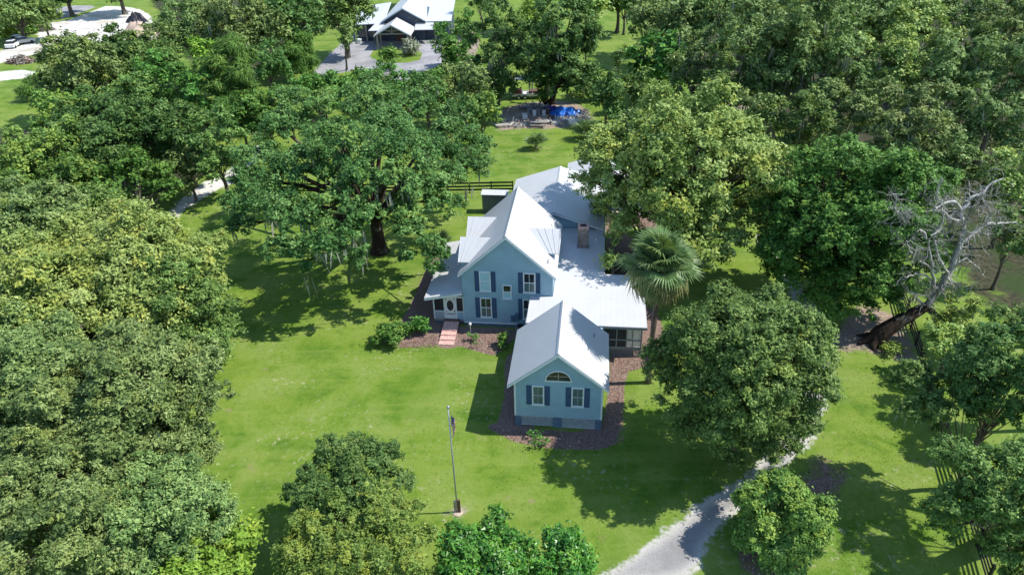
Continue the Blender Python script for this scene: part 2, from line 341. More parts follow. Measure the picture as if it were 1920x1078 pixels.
sheet('dirt_yard', [(840, 75), (870, 60), (900, 60), (905, 90), (880, 120), (850, 110)], .012, M['dirt'], .9)
sheet('dirt_yard', [(1330, 200), (1380, 190), (1420, 200), (1370, 216), (1310, 222)], .012, M['dirt'], .8)
sheet('dirt_patch', [(835, 955), (858, 938), (890, 945), (895, 962), (870, 972), (840, 970)], .008, M['dirt'], .2, .6)
sheet('mulch_bed', [(905, 798), (940, 790), (950, 640), (975, 610), (990, 620), (965, 800), (1125, 812), (1142, 735), (1142, 600), (1160, 520), (1200, 560), (1245, 600), (1245, 680), (1200, 692), (1172, 700), (1168, 830), (1120, 845), (1030, 842), (960, 828)], .008, M['mulch'], .25, .6, 1)
sheet('mulch_bed', [(738, 652), (700, 632), (720, 615), (757, 600), (790, 520), (818, 470), (835, 470), (815, 560), (818, 610), (975, 614), (968, 635), (930, 668), (905, 662), (870, 652), (858, 650), (852, 655), (818, 654), (818, 645)], .013, M['mulch'], .25, .6, 1)
sheet('mulch_bed', [(1130, 345), (1205, 345), (1240, 420), (1215, 560), (1140, 545)], .018, M['mulch'], .3, .6, 1)
sheet('mulch_bed', [(1500, 890), (1540, 850), (1590, 880), (1575, 930), (1550, 1000), (1490, 1085), (1390, 1085), (1380, 1020), (1420, 960)], .012, M['litter'], .3, .8)

# ------------------------------------------------------------------ house
HY = R(7.174); HO = gp(966, 797)
house = empty('farmhouse', HO, -HY, 'pale blue farmhouse with white metal gable roofs and navy shutters', 'house')
def hw(u, v, z=0.):
    return HO + u * np.array([math.cos(HY), -math.sin(HY), 0]) + v * np.array([math.sin(HY), math.cos(HY), 0]) + np.array([0, 0, z])
def metal_plane(mb, a, b, c, d, th=.07, rib=.42, rh=.009):
    """roof plane a-b = eave, d-c = ridge (same direction); standing ribs run from eave to ridge"""
    a, b, c, d = [np.array(p, float) for p in (a, b, c, d)]; mb.slab([a, b, c, d], th)
    n = np.cross(b - a, d - a); n /= np.linalg.norm(n); n *= 1 if n[2] > 0 else -1
    k = max(1, int(np.linalg.norm(b - a) / rib))
    for i in range(k + 1):
        t = min(max(i / k, .004), .996); p, q = a + (b - a) * t, d + (c - d) * t; e = (b - a) / np.linalg.norm(b - a) * .02; up_ = n * rh
        mb.add([p - e, p + e, p + up_, q - e, q + e, q + up_], [(0, 3, 5, 2), (1, 2, 5, 4), (0, 2, 1), (3, 4, 5)])
# --- front wing
WU, WA, WS = 2.95, 6.62, .8214
def gable_wall(u0, u1, v0, v1, z0, mid, apex, slope, drop=.15):
    zl, zr, zm = apex - slope * (mid - u0) - drop, apex - slope * (u1 - mid) - drop, apex - drop
    return MB().prism([(u0, z0), (u1, z0), (u1, zr), (mid, zm), (u0, zl)], v0, v1)
gable_wall(0, 5.94, 0, 6.0, .92, WU, WA, WS).build('wall', M['wall'], house)
def gable_roof(mid, apex, slope, ul, ur, v0, v1, parent=house, mat=None, rib=.42, vlr=None):
    mat = mat or M['roof']; zl, zr = apex - slope * (mid - ul), apex - slope * (ur - mid)
    vl, vr = vlr or (v1, v1)
    m = MB(); metal_plane(m, (ul, vl, zl), (ul, v0, zl), (mid, v0, apex), (mid, v1, apex), rib=rib); m.build('roof', mat, parent)
    m = MB(); metal_plane(m, (ur, v0, zr), (ur, vr, zr), (mid, v1, apex), (mid, v0, apex), rib=rib); m.build('roof', mat, parent)
    m = MB(); m.prism([(mid - .14, apex - .14 * slope + .035), (mid, apex + .05), (mid + .14, apex - .14 * slope + .035), (mid, apex + .02)], v0 - .01, v1); m.build('ridge_cap', mat, parent)
    # barge boards under the front rake, gutter edges along the eaves
    for s, ue, ze in ((-1, ul, zl), (1, ur, zr)):
        b = MB(); o = .075
        b.add([(ue, v0 + .03, ze - o), (mid, v0 + .03, apex - o), (mid, v0 + .03, apex - o - .2), (ue, v0 + .03, ze - o - .17),
               (ue, v0 - .02, ze - o), (mid, v0 - .02, apex - o), (mid, v0 - .02, apex - o - .2), (ue, v0 - .02, ze - o - .17)],
              [(0, 1, 2, 3), (7, 6, 5, 4), (0, 4, 5, 1), (3, 2, 6, 7), (0, 3, 7, 4), (1, 5, 6, 2)])
        b.build('barge_board', M['trim'], parent)
        x0, x1 = (ue - .0, ue + .05) if s < 0 else (ue - .05, ue)
        MB().box(x0, x1, v0 + .04, (vl if s < 0 else vr) - .02, ze - .24, ze - .08).build('eave_board', M['trim'], parent)
gable_roof(WU, WA, WS, -.42, 6.32, -.45, 6.05)
for u0, u1 in ((.0, .42), (2.62, 3.22), (5.5, 5.94)):
    MB().box(u0, u1, .02, .4, -.2, .915).build('foundation_pier', M['pier'], house)
for v0 in (2.4, 5.0):
    for u0, u1 in ((.02, .4), (5.52, 5.9)): MB().box(u0, u1, v0, v0 + .4, -.2, .915).build('foundation_pier', M['pier'], house)
def lattice(u0, u1, z0, z1, vv, parent=house, mat=None, pitch=.15):
    m = MB(); w_ = .017
    for sgn, yy in ((1, vv), (-1, vv + .012)):
        k = u0 - (z1 - z0)
        while k < u1:
            p0, p1 = np.array([k, z0]), np.array([k + (z1 - z0), z1])
            if sgn < 0: p0, p1 = np.array([k + (z1 - z0), z0]), np.array([k, z1])
            ts = [0., 1.]; d = p1 - p0
            for lim, s_ in ((u0, 1), (u1, -1)):
                tt = (lim - p0[0]) / d[0]
                if (d[0] * s_) > 0: ts[0] = max(ts[0], tt)
                else: ts[1] = min(ts[1], tt)
            if ts[1] - ts[0] > .03:
                a, b = p0 + d * ts[0], p0 + d * ts[1]; n_ = np.array([-d[1], d[0]]) / np.linalg.norm(d) * w_
                q = [a - n_, b - n_, b + n_, a + n_]
                m.add([(p[0], yy, p[1]) for p in q] + [(p[0], yy + .01, p[1]) for p in q], [(0, 1, 2, 3), (7, 6, 5, 4), (0, 4, 5, 1), (2, 6, 7, 3)])
            k += pitch
    m.box(u0, u1, vv - .012, vv + .03, z1 - .05, z1); m.box(u0, u1, vv - .012, vv + .03, z0, z0 + .04)
    tag(m.build('lattice', mat or M['lattice'], parent), kind='stuff')
lattice(.42, 2.62, .08, .91, .06); lattice(3.22, 5.5, .02, .91, .06)
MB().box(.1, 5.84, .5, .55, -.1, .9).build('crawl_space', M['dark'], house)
# corner boards of the wing
for u0, u1 in ((-.02, .10), (5.84, 5.96)): MB().box(u0, u1, -.022, .1, .925, 4.02).build('corner_board', M['trim'], house)
def window(u0, u1, z0, z1, v, parent=house, top='glass', bottom='glass', split=.5, muntin=True, trim=None, mcol=None, depth=.07):
    fr = MB(); w_ = .095; y0, y1 = v - .055, v + .02
    fr.box(u0, u1, y0 - .012, y1, z0, z0 + w_); fr.box(u0, u1, y0, y1, z1 - w_, z1)
    fr.box(u0, u0 + w_, y0, y1, z0 + w_, z1 - w_); fr.box(u1 - w_, u1, y0, y1, z0 + w_, z1 - w_)
    fr.box(u0 - .04, u1 + .04, y0 - .05, y0 - .013, z0 - .03, z0 + .035)
    wn = fr.build('window', trim or M['trim'], parent); a, b, c, d = u0 + w_, u1 - w_, z0 + w_, z1 - w_; zs = c + (d - c) * split; um = (a + b) / 2
    yg = v - .012
    bars = MB().box(a, b, yg - .028, yg, zs - .035, zs + .035)
    if muntin: bars.box(um - .018, um + .018, yg - .022, yg, c, zs - .035); bars.box(um - .018, um + .018, yg - .022, yg, zs + .035, d)
    bars.build('muntin', mcol or trim or M['trim'], wn)
    xs = [(a, um - .018), (um + .018, b)] if muntin else [(a, b)]
    for zz0, zz1, mt in ((c, zs - .035, bottom), (zs + .035, d, top)):
        for x0, x1 in xs: MB().box(x0, x1, yg - .006, yg + .02, zz0, zz1).build('pane', M[mt], wn)
    return wn
def shutter(u0, u1, z0, z1, v):
    m = MB(); y0, y1 = v - .05, v - .004; s = .05
    m.box(u0, u0 + s, y0, y1, z0, z1); m.box(u1 - s, u1, y0, y1, z0, z1); zm = (z0 + z1) / 2
    for q0, q1 in ((z0, z0 + .08), (zm - .04, zm + .04), (z1 - .08, z1)): m.box(u0 + s, u1 - s, y0, y1, q0, q1)
    n = int((z1 - z0) / .09)
    for i in range(n):
        zc = z0 + (i + .5) * (z1 - z0) / n
        m.add([(u0 + s, y1 - .006, zc + .045), (u1 - s, y1 - .006, zc + .045), (u1 - s, y0 + .008, zc - .04), (u0 + s, y0 + .008, zc - .04)], [(0, 3, 2, 1)])
    m.box(u0 + s, u1 - s, y1 - .006, y1, z0 + .08, z1 - .08); m.build('shutter', M['shutter'], house)
for u0, u1 in ((1.2, 2.03), (3.85, 4.70)):
    window(u0, u1, 1.98, 3.62, 0., top='green', bottom='green', mcol=M['fascia'])
    shutter(u0 - .38, u0 - .015, 1.98, 3.6, 0.); shutter(u1 + .015, u1 + .38, 1.98, 3.6, 0.)
# half-round gable window
def arch(u0, u1, z0, z1, v):
    cx, a, b = (u0 + u1) / 2, (u1 - u0) / 2, z1 - z0; n = 18; fr = MB(); t_ = .085
    ou = [(cx + a * math.cos(math.pi * i / n), z0 + b * math.sin(math.pi * i / n)) for i in range(n + 1)]
    inn = [(cx + (a - t_) * math.cos(math.pi * i / n), z0 + t_ + (b - 2 * t_) * math.sin(math.pi * i / n)) for i in range(n + 1)]
    y0, y1 = v - .055, v + .02
    for i in range(n):
        q = [ou[i], ou[i + 1], inn[i + 1], inn[i]]
        fr.add([(p[0], y0, p[1]) for p in q] + [(p[0], y1, p[1]) for p in q], [(0, 1, 2, 3), (7, 6, 5, 4), (0, 4, 5, 1), (2, 6, 7, 3), (1, 5, 6, 2), (3, 7, 4, 0)])
    fr.box(u0, u1, y0 - .004, y1 - .004, z0, z0 + t_)
    wn = fr.build('arched_window', M['trim'], house); zs = z0 + t_ + (b - 2 * t_) * .48; h = (a - t_) * math.sqrt(max(0, 1 - .48 ** 2))
    MB().box(cx - .025, cx + .025, v - .03, v - .012, z0 + t_, z1 - t_).box(cx - h, cx - .025, v - .03, v - .012, zs - .02, zs + .02).box(cx + .025, cx + h, v - .03, v - .012, zs - .02, zs + .02).build('muntin', M['stone'], wn)
    top_l = [p for p in inn if p[0] <= cx - .02]; top_r = [p for p in inn if p[0] >= cx + .02]
    for side, lim in ((top_l, cx - .025), (top_r, cx + .025)):
        up_ = [p for p in side if p[1] >= zs + .02]; lo_ = [p for p in side if p[1] <= zs - .02]
        e = cx - h if lim < cx else cx + h
        pa = sorted(up_, key=lambda p: p[0]) ; pol = [(e, zs + .02)] + pa + [(lim, z1 - t_), (lim, zs + .02)] if lim < cx else [(lim, zs + .02), (lim, z1 - t_)] + pa + [(e, zs + .02)]
        MB().prism(pol, v - .014, v + .015).build('pane', M['glass'], wn)
        pb = sorted(lo_, key=lambda p: p[1]); pol = pb + [(e, zs - .02), (lim, zs - .02), (lim, z0 + t_)]
        MB().prism(pol, v - .014, v + .015).build('pane', M['glass'], wn)
arch(2.07, 3.86, 4.03, 4.95, 0.)
# --- main two-storey block
MU, MA, MS = -1.85, 8.77, .904
gable_wall(-5.55, 1.83, 12.0, 21.0, .35, MU, MA, MS).build('wall', M['wall'], house)
MB().box(-5.5, 1.8, 12.06, 20.9, -.2, .345).build('foundation', M['pier'], house)
gable_roof(MU, MA, MS, -5.82, 2.13, 11.6, 21.35)
MB().box(-5.6, 1.88, 11.975, 11.996, .33, .45).build('base_board', M['trim'], house)
for u0, u1 in ((-5.57, -5.44), (1.72, 1.85)): MB().box(u0, u1, 11.978, 12.1, .46, 5.28).build('corner_board', M['wall'], house)
window(-4.13, -3.19, 3.50, 5.36, 12., top='blind', bottom='blind', muntin=False)
shutter(-4.52, -4.15, 3.48, 5.36, 12.); shutter(-3.17, -2.80, 3.48, 5.36, 12.)
window(-.55, .45, 3.50, 5.36, 12., top='glass', bottom='green'); shutter(-.95, -.57, 3.46, 5.36, 12.); shutter(.47, .84, 3.46, 5.36, 12.)
window(-4.16, -3.19, .95, 2.88, 12., top='glass', bottom='green'); shutter(-4.56, -4.18, .93, 2.86, 12.); shutter(-3.17, -2.80, .93, 2.86, 12.)
window(-.62, .30, .95, 2.88, 12., top='glass', bottom='green'); shutter(-.99, -.64, .9, 2.88, 12.)
window(-2.26, -1.50, 2.84, 4.18, 12., top='glass', bottom='blind', muntin=False)
MB().box(-2.08, -1.62, 11.975, 11.997, 7.0, 7.55).build('attic_hatch', M['wall'], house)
# cross-gable dormers
def dormer(v, s):
    ue, ui = (-5.85, -3.3) if s < 0 else (2.2, .0); hw_, zr = 1.66, 7.42; ze = zr - hw_ * .87
    def z_main(u): return MA - MS * abs(u - MU)
    m = MB()
    for q in (-1, 1):
        vi = v + q * hw_
        # valley: where the dormer slope meets the main slope
        uin = MU + s * (MA - zr) / MS; uev = MU + s * (MA - ze) / MS
        a, b, c, d = (ue, vi, ze), (uev, vi, ze), (uin, v, zr), (ue, v, zr)
        if (q < 0) == (s < 0): metal_plane(m, a, b, c, d, .06, .2, .035)
        else: metal_plane(m, b, a, d, c, .06, .2, .035)
    dn = m.build('dormer', M['roof'], house)
    uw = -5.55 if s < 0 else 1.83; x0, x1 = (uw - .02, uw + .4) if s < 0 else (uw - .4, uw + .02); o = .1
    wl = MB(); pts = [(v - hw_ + .22, z_main(uw) - .2), (v + hw_ - .22, z_main(uw) - .2), (v + hw_ - .22, ze + .12 * .87), (v, zr - o), (v - hw_ + .22, ze + .12 * .87)]
    n = 5; wl.add([(x0, p[0], p[1]) for p in pts] + [(x1, p[0], p[1]) for p in pts], [tuple(range(n)), tuple(range(2 * n - 1, n - 1, -1))] + [(i, i + n, (i + 1) % n + n, (i + 1) % n) for i in range(n)])
    wl.build('dormer_wall', M['wall'], dn)
    b = MB(); b.box(min(ue, ue + s * .02), max(ue, ue + s * .02), v - .05, v + .05, zr - .2, zr - .04)
    for q in (-1, 1):
        vi = v + q * hw_; xa, xb = ue - .0, ue + .04 * -s
        b.add([(xa, vi, ze - .05), (xa, v, zr - .05), (xa, v, zr - .2), (xa, vi, ze - .2), (xb, vi, ze - .05), (xb, v, zr - .05), (xb, v, zr - .2), (xb, vi, ze - .2)], [(0, 1, 2, 3), (7, 6, 5, 4), (0, 4, 5, 1), (3, 2, 6, 7)])
    b.build('barge_board', M['trim'], dn)
dormer(13.95, -1); dormer(17.8, -1); dormer(15.9, 1); dormer(19.4, 1) if False else None
# --- side porch
PZ = lambda u: 3.44 - (-5.55 - u) * .206
m = MB(); metal_plane(m, (-8.8, 21.7, PZ(-8.8)), (-8.8, 11.7, PZ(-8.8)), (-5.56, 11.7, PZ(-5.56)), (-5.56, 21.7, PZ(-5.56))); m.build('porch_roof', M['roof'], house)
m = MB(); m.add([(-8.8, 11.68, PZ(-8.8) - .08), (-5.56, 11.68, PZ(-5.56) - .08), (-5.56, 11.68, PZ(-5.56) - .24), (-8.8, 11.68, PZ(-8.8) - .24), (-8.8, 11.74, PZ(-8.8) - .08), (-5.56, 11.74, PZ(-5.56) - .08), (-5.56, 11.74, PZ(-5.56) - .24), (-8.8, 11.74, PZ(-8.8) - .24)], [(0, 3, 2, 1), (4, 5, 6, 7), (0, 1, 5, 4), (3, 7, 6, 2), (0, 4, 7, 3)]); m.build('porch_fascia', M['trim'], house)
MB().box(-8.8, -8.75, 11.76, 21.6, PZ(-8.8) - .24, PZ(-8.8) - .08).build('porch_fascia', M['trim'], house)
MB().box(-8.2, -5.57, 12.2, 21.4, .28, .42).build('porch_floor', M['greywood'], house)
MB().box(-8.15, -5.6, 12.3, 21.3, -.1, .275).build('porch_base', M['pier'], house)
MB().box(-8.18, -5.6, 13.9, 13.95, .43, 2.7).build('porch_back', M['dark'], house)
for u0 in (-8.22, -7.32, -6.32, -5.68): MB().box(u0, u0 + .11, 12.2, 12.31, .43, 2.72).build('porch_post', M['trim'], house)
for k in range(6): MB().box(-8.2, -8.09, 13.9 + k * 1.48, 14.01 + k * 1.48, .43, 2.68).build('porch_post', M['trim'], house)
MB().box(-8.22, -5.58, 12.19, 12.32, 2.60, 2.74).build('porch_beam', M['trim'], house)
for u0, u1 in ((-8.11, -7.32), (-6.21, -5.68)):
    MB().box(u0, u1, 12.23, 12.29, .43, 1.19).build('knee_wall', M['fascia'] if u0 < -7 else M['wall'], house)
    MB().box(u0, u1, 12.21, 12.31, 1.2, 1.27).build('sill', M['trim'], house)
    MB().box(u0, u1, 12.25, 12.26, 1.28, 2.59).build('screen', M['screen'], house)
MB().box(-8.17, -8.12, 12.32, 21.3, .43, 1.19).build('knee_wall', M['fascia'], house)
MB().box(-8.16, -8.13, 12.32, 21.3, 1.2, 2.6).build('screen', M['screen'], house)
# oval-light screen door
d0, d1, zb, zt = -7.20, -6.33, .46, 2.58; cx_, cz_, ra, rb = (d0 + d1) / 2, 1.82, .29, .52
dm = MB(); n = 28; pin = [(cx_ + ra * math.cos(2 * math.pi * i / n), cz_ + rb * math.sin(2 * math.pi * i / n)) for i in range(n)]
def edge_pt(p):
    dx, dz = p[0] - cx_, p[1] - cz_; t_ = min([(((d1 if dx > 0 else d0) - cx_) / dx) if abs(dx) > 1e-6 else 9, (((zt if dz > 0 else .98) - cz_) / dz) if abs(dz) > 1e-6 else 9]); return (cx_ + dx * t_, cz_ + dz * t_)
pou = [edge_pt(p) for p in pin]
for i in range(n):
    q = [pou[i], pou[(i + 1) % n], pin[(i + 1) % n], pin[i]]
    dm.add([(p[0], 12.21, p[1]) for p in q] + [(p[0], 12.26, p[1]) for p in q], [(0, 1, 2, 3), (7, 6, 5, 4), (3, 2, 6, 7)])
for (ax, az) in ((d0, zt), (d1, zt), (d0, .98), (d1, .98)):   # corners left by the oval fan
    pass
dm.box(d0, d1, 12.21, 12.26, zb, .955)
dr = dm.build('screen_door', M['white'], house)
MB().prism(pin, 12.235, 12.245).build('screen', M['screen'], dr)
for sx in (-1, 1):
    for sz in (-1, 1):
        MB().box(cx_ + sx * .33 - .035, cx_ + sx * .33 + .035, 12.204, 12.209, cz_ + sz * .60 - .05, cz_ + sz * .60 + .05).build('scroll_cutout', M['screen'], dr)
MB().box(d0 + .12, d1 - .12, 12.204, 12.209, .965, 1.04).build('kick_rail', M['dark'], dr)
MB().box(d1 - .09, d1 - .05, 12.17, 12.209, 1.28, 1.42).build('handle', M['black'], dr)
# front steps
st = empty('front_steps', (0, 0, 0)); st.parent = house
for i in range(5):
    v0 = 9.05 + i * .56; zt_ = .08 + i * .095; MB().box(-7.28, -6.02, v0, v0 + .60, max(-.05, zt_ - .095 * 1.0 - .0), zt_).build('tread', M['brickstep'], st)
    MB().box(-7.24, -6.06, v0 + .08, v0 + .55, -.05, zt_ - .1).build('riser', M['brown'], st) if i else None  # dark brown on the risers stands in for their shadow
MB().box(-7.32, -5.98, 11.86, 12.19, -.05, .53).build('landing', M['brown'], st)
# --- low link roof and screened porch on the right
LZ = lambda v: 3.12 + (v - 8.2) * .031
m = MB(); metal_plane(m, (0.02, 8.2, LZ(8.2)), (9.25, 8.2, LZ(8.2)), (9.25, 11.97, LZ(11.97)), (0.02, 11.97, LZ(11.97)), .1); m.build('low_roof', M['roof'], house)
m = MB(); metal_plane(m, (1.86, 11.975, LZ(11.975)), (9.25, 11.975, LZ(11.975)), (9.25, 15.7, LZ(15.7)), (1.86, 15.7, LZ(15.7)), .1); m.build('low_roof', M['roof'], house)
m = MB(); metal_plane(m, (1.86, 15.705, LZ(15.7)), (6.02, 15.705, LZ(15.7)), (6.02, 23.86, LZ(23.86)), (1.86, 23.86, LZ(23.86)), .1); m.build('low_roof', M['roof'], house)
MB().box(0.0, 9.27, 8.14, 8.195, 2.9, LZ(8.2) - .02).build('low_fascia', M['greyframe'], house)
MB().box(-.02, .015, 8.2, 11.95, 2.92, LZ(8.2) - .02).build('low_fascia', M['fascia'], house)
MB().box(6.025, 6.06, 15.75, 23.8, 3.1, LZ(15.7) - .02).build('low_fascia', M['fascia'], house)
MB().box(.12, 5.9, 6.05, 11.95, .4, 3.0).build('link_wall', M['wall'], house)
MB().box(1.86, 5.85, 12.0, 23.85, .0, 3.0).build('link_wall', M['wall'], house)
MB().box(5.95, 8.9, 8.72, 15.3, .6, .78).build('porch_floor', M['greywood'], house)
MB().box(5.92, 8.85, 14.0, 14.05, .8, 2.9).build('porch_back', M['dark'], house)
for u0 in (5.95, 6.98, 7.74, 8.20, 8.86): MB().box(u0, u0 + (.09 if u0 < 8.8 else .12), 8.66, 8.76, .0 if u0 in (5.95, 8.86) else .8, 2.88).build('porch_post', M['greyframe'], house)
for k in range(4): MB().box(8.87, 8.97, 10.4 + k * 1.6, 10.5 + k * 1.6, 0., 2.9).build('porch_post', M['greyframe'], house)
for z0, z1 in ((2.74, 2.88), (1.50, 1.60), (.78, .90)): MB().box(6.05, 8.86, 8.68, 8.745, z0, z1).build('porch_rail', M['greyframe'], house)
MB().box(8.9, 8.95, 8.77, 15.3, 1.5, 1.58).build('porch_rail', M['greyframe'], house)
MB().box(6.05, 7.74, 8.715, 8.722, .9, 2.74).build('screen', M['screen'], house)
for u0, u1 in ((7.84, 8.19), (8.31, 8.85)):
    b = MB(); k = int(1.8 / .06)
    for i in range(k): b.box(u0, u1, 8.78, 8.79, .92 + i * .06, .92 + i * .06 + .05)
    b.build('blind', M['shade'], house)
lattice(6.05, 8.86, .02, .77, 8.69, mat=M['greyframe'], pitch=.16)
# --- rear wing
gable_wall(-3.2, 5.7, 24.0, 34.9, .2, 1.22, 5.3, .333).build('wall', M['wall'], house)
gable_roof(1.22, 5.3, .333, -3.62, 6.05, 23.6, 35.3)
gable_wall(2.2, 10.3, 34.95, 42.0, .0, 6.2, 4.3, .32).build('wall', M['wall'], house)
gable_roof(6.2, 4.3, .32, 1.75, 10.65, 35.32, 42.5)
# --- chimney of single bricks
ch = MB().box(3.63, 4.47, 20.13, 20.87, 3.4, 5.36).build('chimney', M['stone'], house)
bl = .225; bm_x = MB().box(-.108, .108, -.05, .05, -.031, .031).mesh('brick'); bm_x.materials.append(M['brick'])
rb_ = random.Random(5); nb = 0
for r in range(27):
    z = 3.46 + r * .071; off = (r % 2) * bl / 2
    for face in range(4):
        L_ = .86 if face % 2 == 0 else .76; k = int(round(L_ / bl))
        for i in range(k):
            t_ = -L_ / 2 + (i + .5) * L_ / k + (off if i < k - 1 else 0) - (bl / 4 if off else 0)
            if face == 0: p = (4.05 + t_, 20.12)
            elif face == 2: p = (4.05 + t_, 20.88)
            elif face == 1: p = (4.48, 20.5 + t_)
            else: p = (3.62, 20.5 + t_)
            if face == 2: continue
            if nb >= 296: continue
            b = link('brick', bm_x, ch); b.location = (p[0], p[1], z); b.rotation_euler = (0, 0, (0 if face % 2 == 0 else math.pi / 2) + rb_.uniform(-.02, .02)); nb += 1
for z0, e in ((5.36, .06), (5.46, .02)): MB().box(3.6 - e, 4.5 + e, 20.1 - e, 20.9 + e, z0, z0 + .095).build('chimney_cap', M['brickstep'] if e < .05 else M['stone'], ch)
MB().box(3.78, 4.32, 20.28, 20.72, 5.54, 5.57).build('flue', M['dark'], ch)
MB().box(3.5, 4.6, 20.0, 21.0, 3.42, 3.56).build('flashing', M['metal'], ch)
# vent pipes on the roofs, meter boxes
for u, v, z in ((5.25, 4.3, 4.72), (1.4, 12.8, 5.85)): MB().lathe([(.05, -.2), (.05, .28), (.07, .28), (.07, .33)], 8, (u, v, z)).build('vent_pipe', M['metal'], house)
for u0, z0, z1, w_ in ((-1.62, .7, 1.25, .34), (-1.25, .75, 1.5, .3)): MB().box(u0, u0 + w_, 11.85, 11.995, z0, z1).build('meter_box', M['pier'], house)

# ------------------------------------------------------------------ small things near the house
ac = empty('air_conditioner', hw(-.75, 11.1), -HY, 'grey air conditioning unit in the shaded corner by the blue wall', 'air conditioner')
MB().box(-.4, .4, -.4, .4, 0, .08).build('pad', M['stone'], ac); MB().box(-.36, .36, -.36, .36, .08, .8).build('cabinet', M['greyframe'], ac)
m = MB().lathe([(.3, .8), (.3, .84), (.26, .84), (.26, .81)], 16); m.build('fan_guard', M['black'], ac)
yl = empty('path_light', hw(-4.9, 10.9), 0, 'small pale post light in mulch bed right of the front steps', 'light')
MB().tube([(0, 0, 0), (0, 0, .8)], .035, 8).build('post', M['white'], yl); MB().lathe([(.04, .8), (.1, .84), (.1, .98), (.13, 1.0), (.02, 1.1)], 10).build('lamp_head', M['white'], yl)
# flagpole
FB = gp(858, 960); fp = empty('flagpole', FB, 0, 'thin grey flagpole standing on the front lawn', 'flagpole')
MB().tube([(0, 0, 0), (0, 0, 2.5), (-.02, 0, 8.15)], [.055, .05, .032], 10).build('pole', M['metal'], fp, True)
MB().lathe([(.02, 8.14), (.07, 8.18), (.09, 8.24), (.06, 8.31), (.01, 8.33)], 12).build('finial', M['metal'], fp, True)
MB().box(.06, .20, -.07, .07, -.1, 1.05).build('support_post', M['brown'], fp); MB().box(-.20, -.07, -.07, .07, -.1, .95).build('support_post', M['greywood'], fp)
m = MB().lathe([(.34, -.05), (.34, .03), (.3, .05)], 14); m.build('footing', M['stone'], fp)
def flag():
    t = newmat('flag_cloth'); uv = t.node('ShaderNodeAttribute', attribute_name='leaf'); sx = t.node('ShaderNodeSeparateColor'); t.put(sx.inputs[0], uv.outputs['Color'])
    u, v = sx.outputs[0], sx.outputs[1]; stripe = t.math('GREATER_THAN', t.math('FRACT', t.math('MULTIPLY', v, 6.5)), .5)
    c = t.mix(stripe, (.45, .02, .035), (.72, .71, .70)); can = t.math('MULTIPLY', t.math('LESS_THAN', u, .4), t.math('GREATER_THAN', v, .4615))
    # staggered stars
    row = t.math('FLOOR', t.math('MULTIPLY', t.math('SUBTRACT', v, .4615), 16.7)); su = t.math('FRACT', t.math('ADD', t.math('MULTIPLY', u, 15.), t.math('MULTIPLY', row, .5))); svv = t.math('FRACT', t.math('MULTIPLY', t.math('SUBTRACT', v, .4615), 16.7))
    dist = t.math('ADD', t.math('POWER', t.math('SUBTRACT', su, .5), 2.), t.math('POWER', t.math('SUBTRACT', svv, .5), 2.)); star = t.math('LESS_THAN', dist, .05)
    c = t.mix(can, c, t.mix(star, (.012, .02, .10), (.7, .7, .7)))
    mat = t.out(c, .8, None, .1, 0., (.15, c))
    nu, nv = 40, 26; V = []; A = []
    for j in range(nv + 1):
        for i in range(nu + 1):
            u_, v_ = i / nu, j / nv
            # limp: the fly end hangs down the pole in folds
            drop = u_ * 1.05; x = .05 + .16 * math.sin(u_ * 3.0) + .16 * u_ * v_ + .05 * math.sin(u_ * 14 + v_ * 2)
            y = .10 * math.sin(u_ * 11. + v_ * 1.5) * (.3 + u_) - .05 * u_; z = 7.9 - (1 - v_) * 1.0 * (1 - .12 * u_) - drop
            V.append((x + .0, y, z)); A.append((u_, v_, 0, 1))
    idx = np.arange((nu + 1) * (nv + 1)).reshape(nv + 1, nu + 1); q = np.stack([idx[:-1, :-1], idx[:-1, 1:], idx[1:, 1:], idx[1:, :-1]], -1).reshape(-1, 4)
    o = link('flag', np_mesh('flag', np.array(V), q, mat, {'leaf': np.array(A)}, True)); o.location = tuple(FB)
    tag(o, 'limp American flag hanging folded from the grey flagpole', 'flag')
flag()
# shed behind the main block
sh = empty('garden_shed', hw(-5.95, 34.4), -HY, 'small grey metal shed with pale ribbed roof behind the farmhouse', 'shed')
MB().box(-1.4, 1.4, .0, 1.0, 0, 2.2).build('wall', M['shedwall'], sh)
for i in range(13): MB().box(-1.38 + i * .225, -1.34 + i * .225, -.02, -.001, 0.02, 2.15).build('wall_rib', M['shedwall'], sh)
m = MB(); metal_plane(m, (-1.5, -.15, 2.22), (1.5, -.15, 2.22), (1.5, 1.1, 2.32), (-1.5, 1.1, 2.32), .05, .2, .035); m.build('roof', M['roof'], sh)
MB().box(-.55, .55, -.05, -.021, .05, 1.9).build('door', M['shedwall'], sh)
# things in the side yard right of the low roof
sw = empty('stone_wall', hw(8.0, 33.0), -HY, 'low tan stone wall in the shade behind the house roof', 'wall')
rs = random.Random(3)
for r in range(4):
    x = -1.6
    while x < 1.6:
        L_ = rs.uniform(.3, .55); MB().box(x, x + L_ - .02, -.2 + rs.uniform(-.02, .02), .2, r * .3, r * .3 + .28).build('stone', M['stone'], sw); x += L_
bc = empty('storage_cabinet', hw(6.65, 34.2), -HY, 'deep blue plastic cabinet standing beside the rear roof corner', 'cabinet')
MB().box(-.45, .45, -.3, .3, .05, 1.75).build('body', M['deepblue'], bc); MB().box(-.48, .48, -.33, .33, 1.75, 1.82).build('lid', M['black'], bc)
for x in (-.23, .23): MB().box(x - .21, x + .21, -.325, -.301, .12, 1.68).build('door', M['deepblue'], bc)
bs = empty('brick_planter', hw(7.6, 20.5), -HY, 'reddish brick raised planter in shade under the palm and low roof', 'planter')
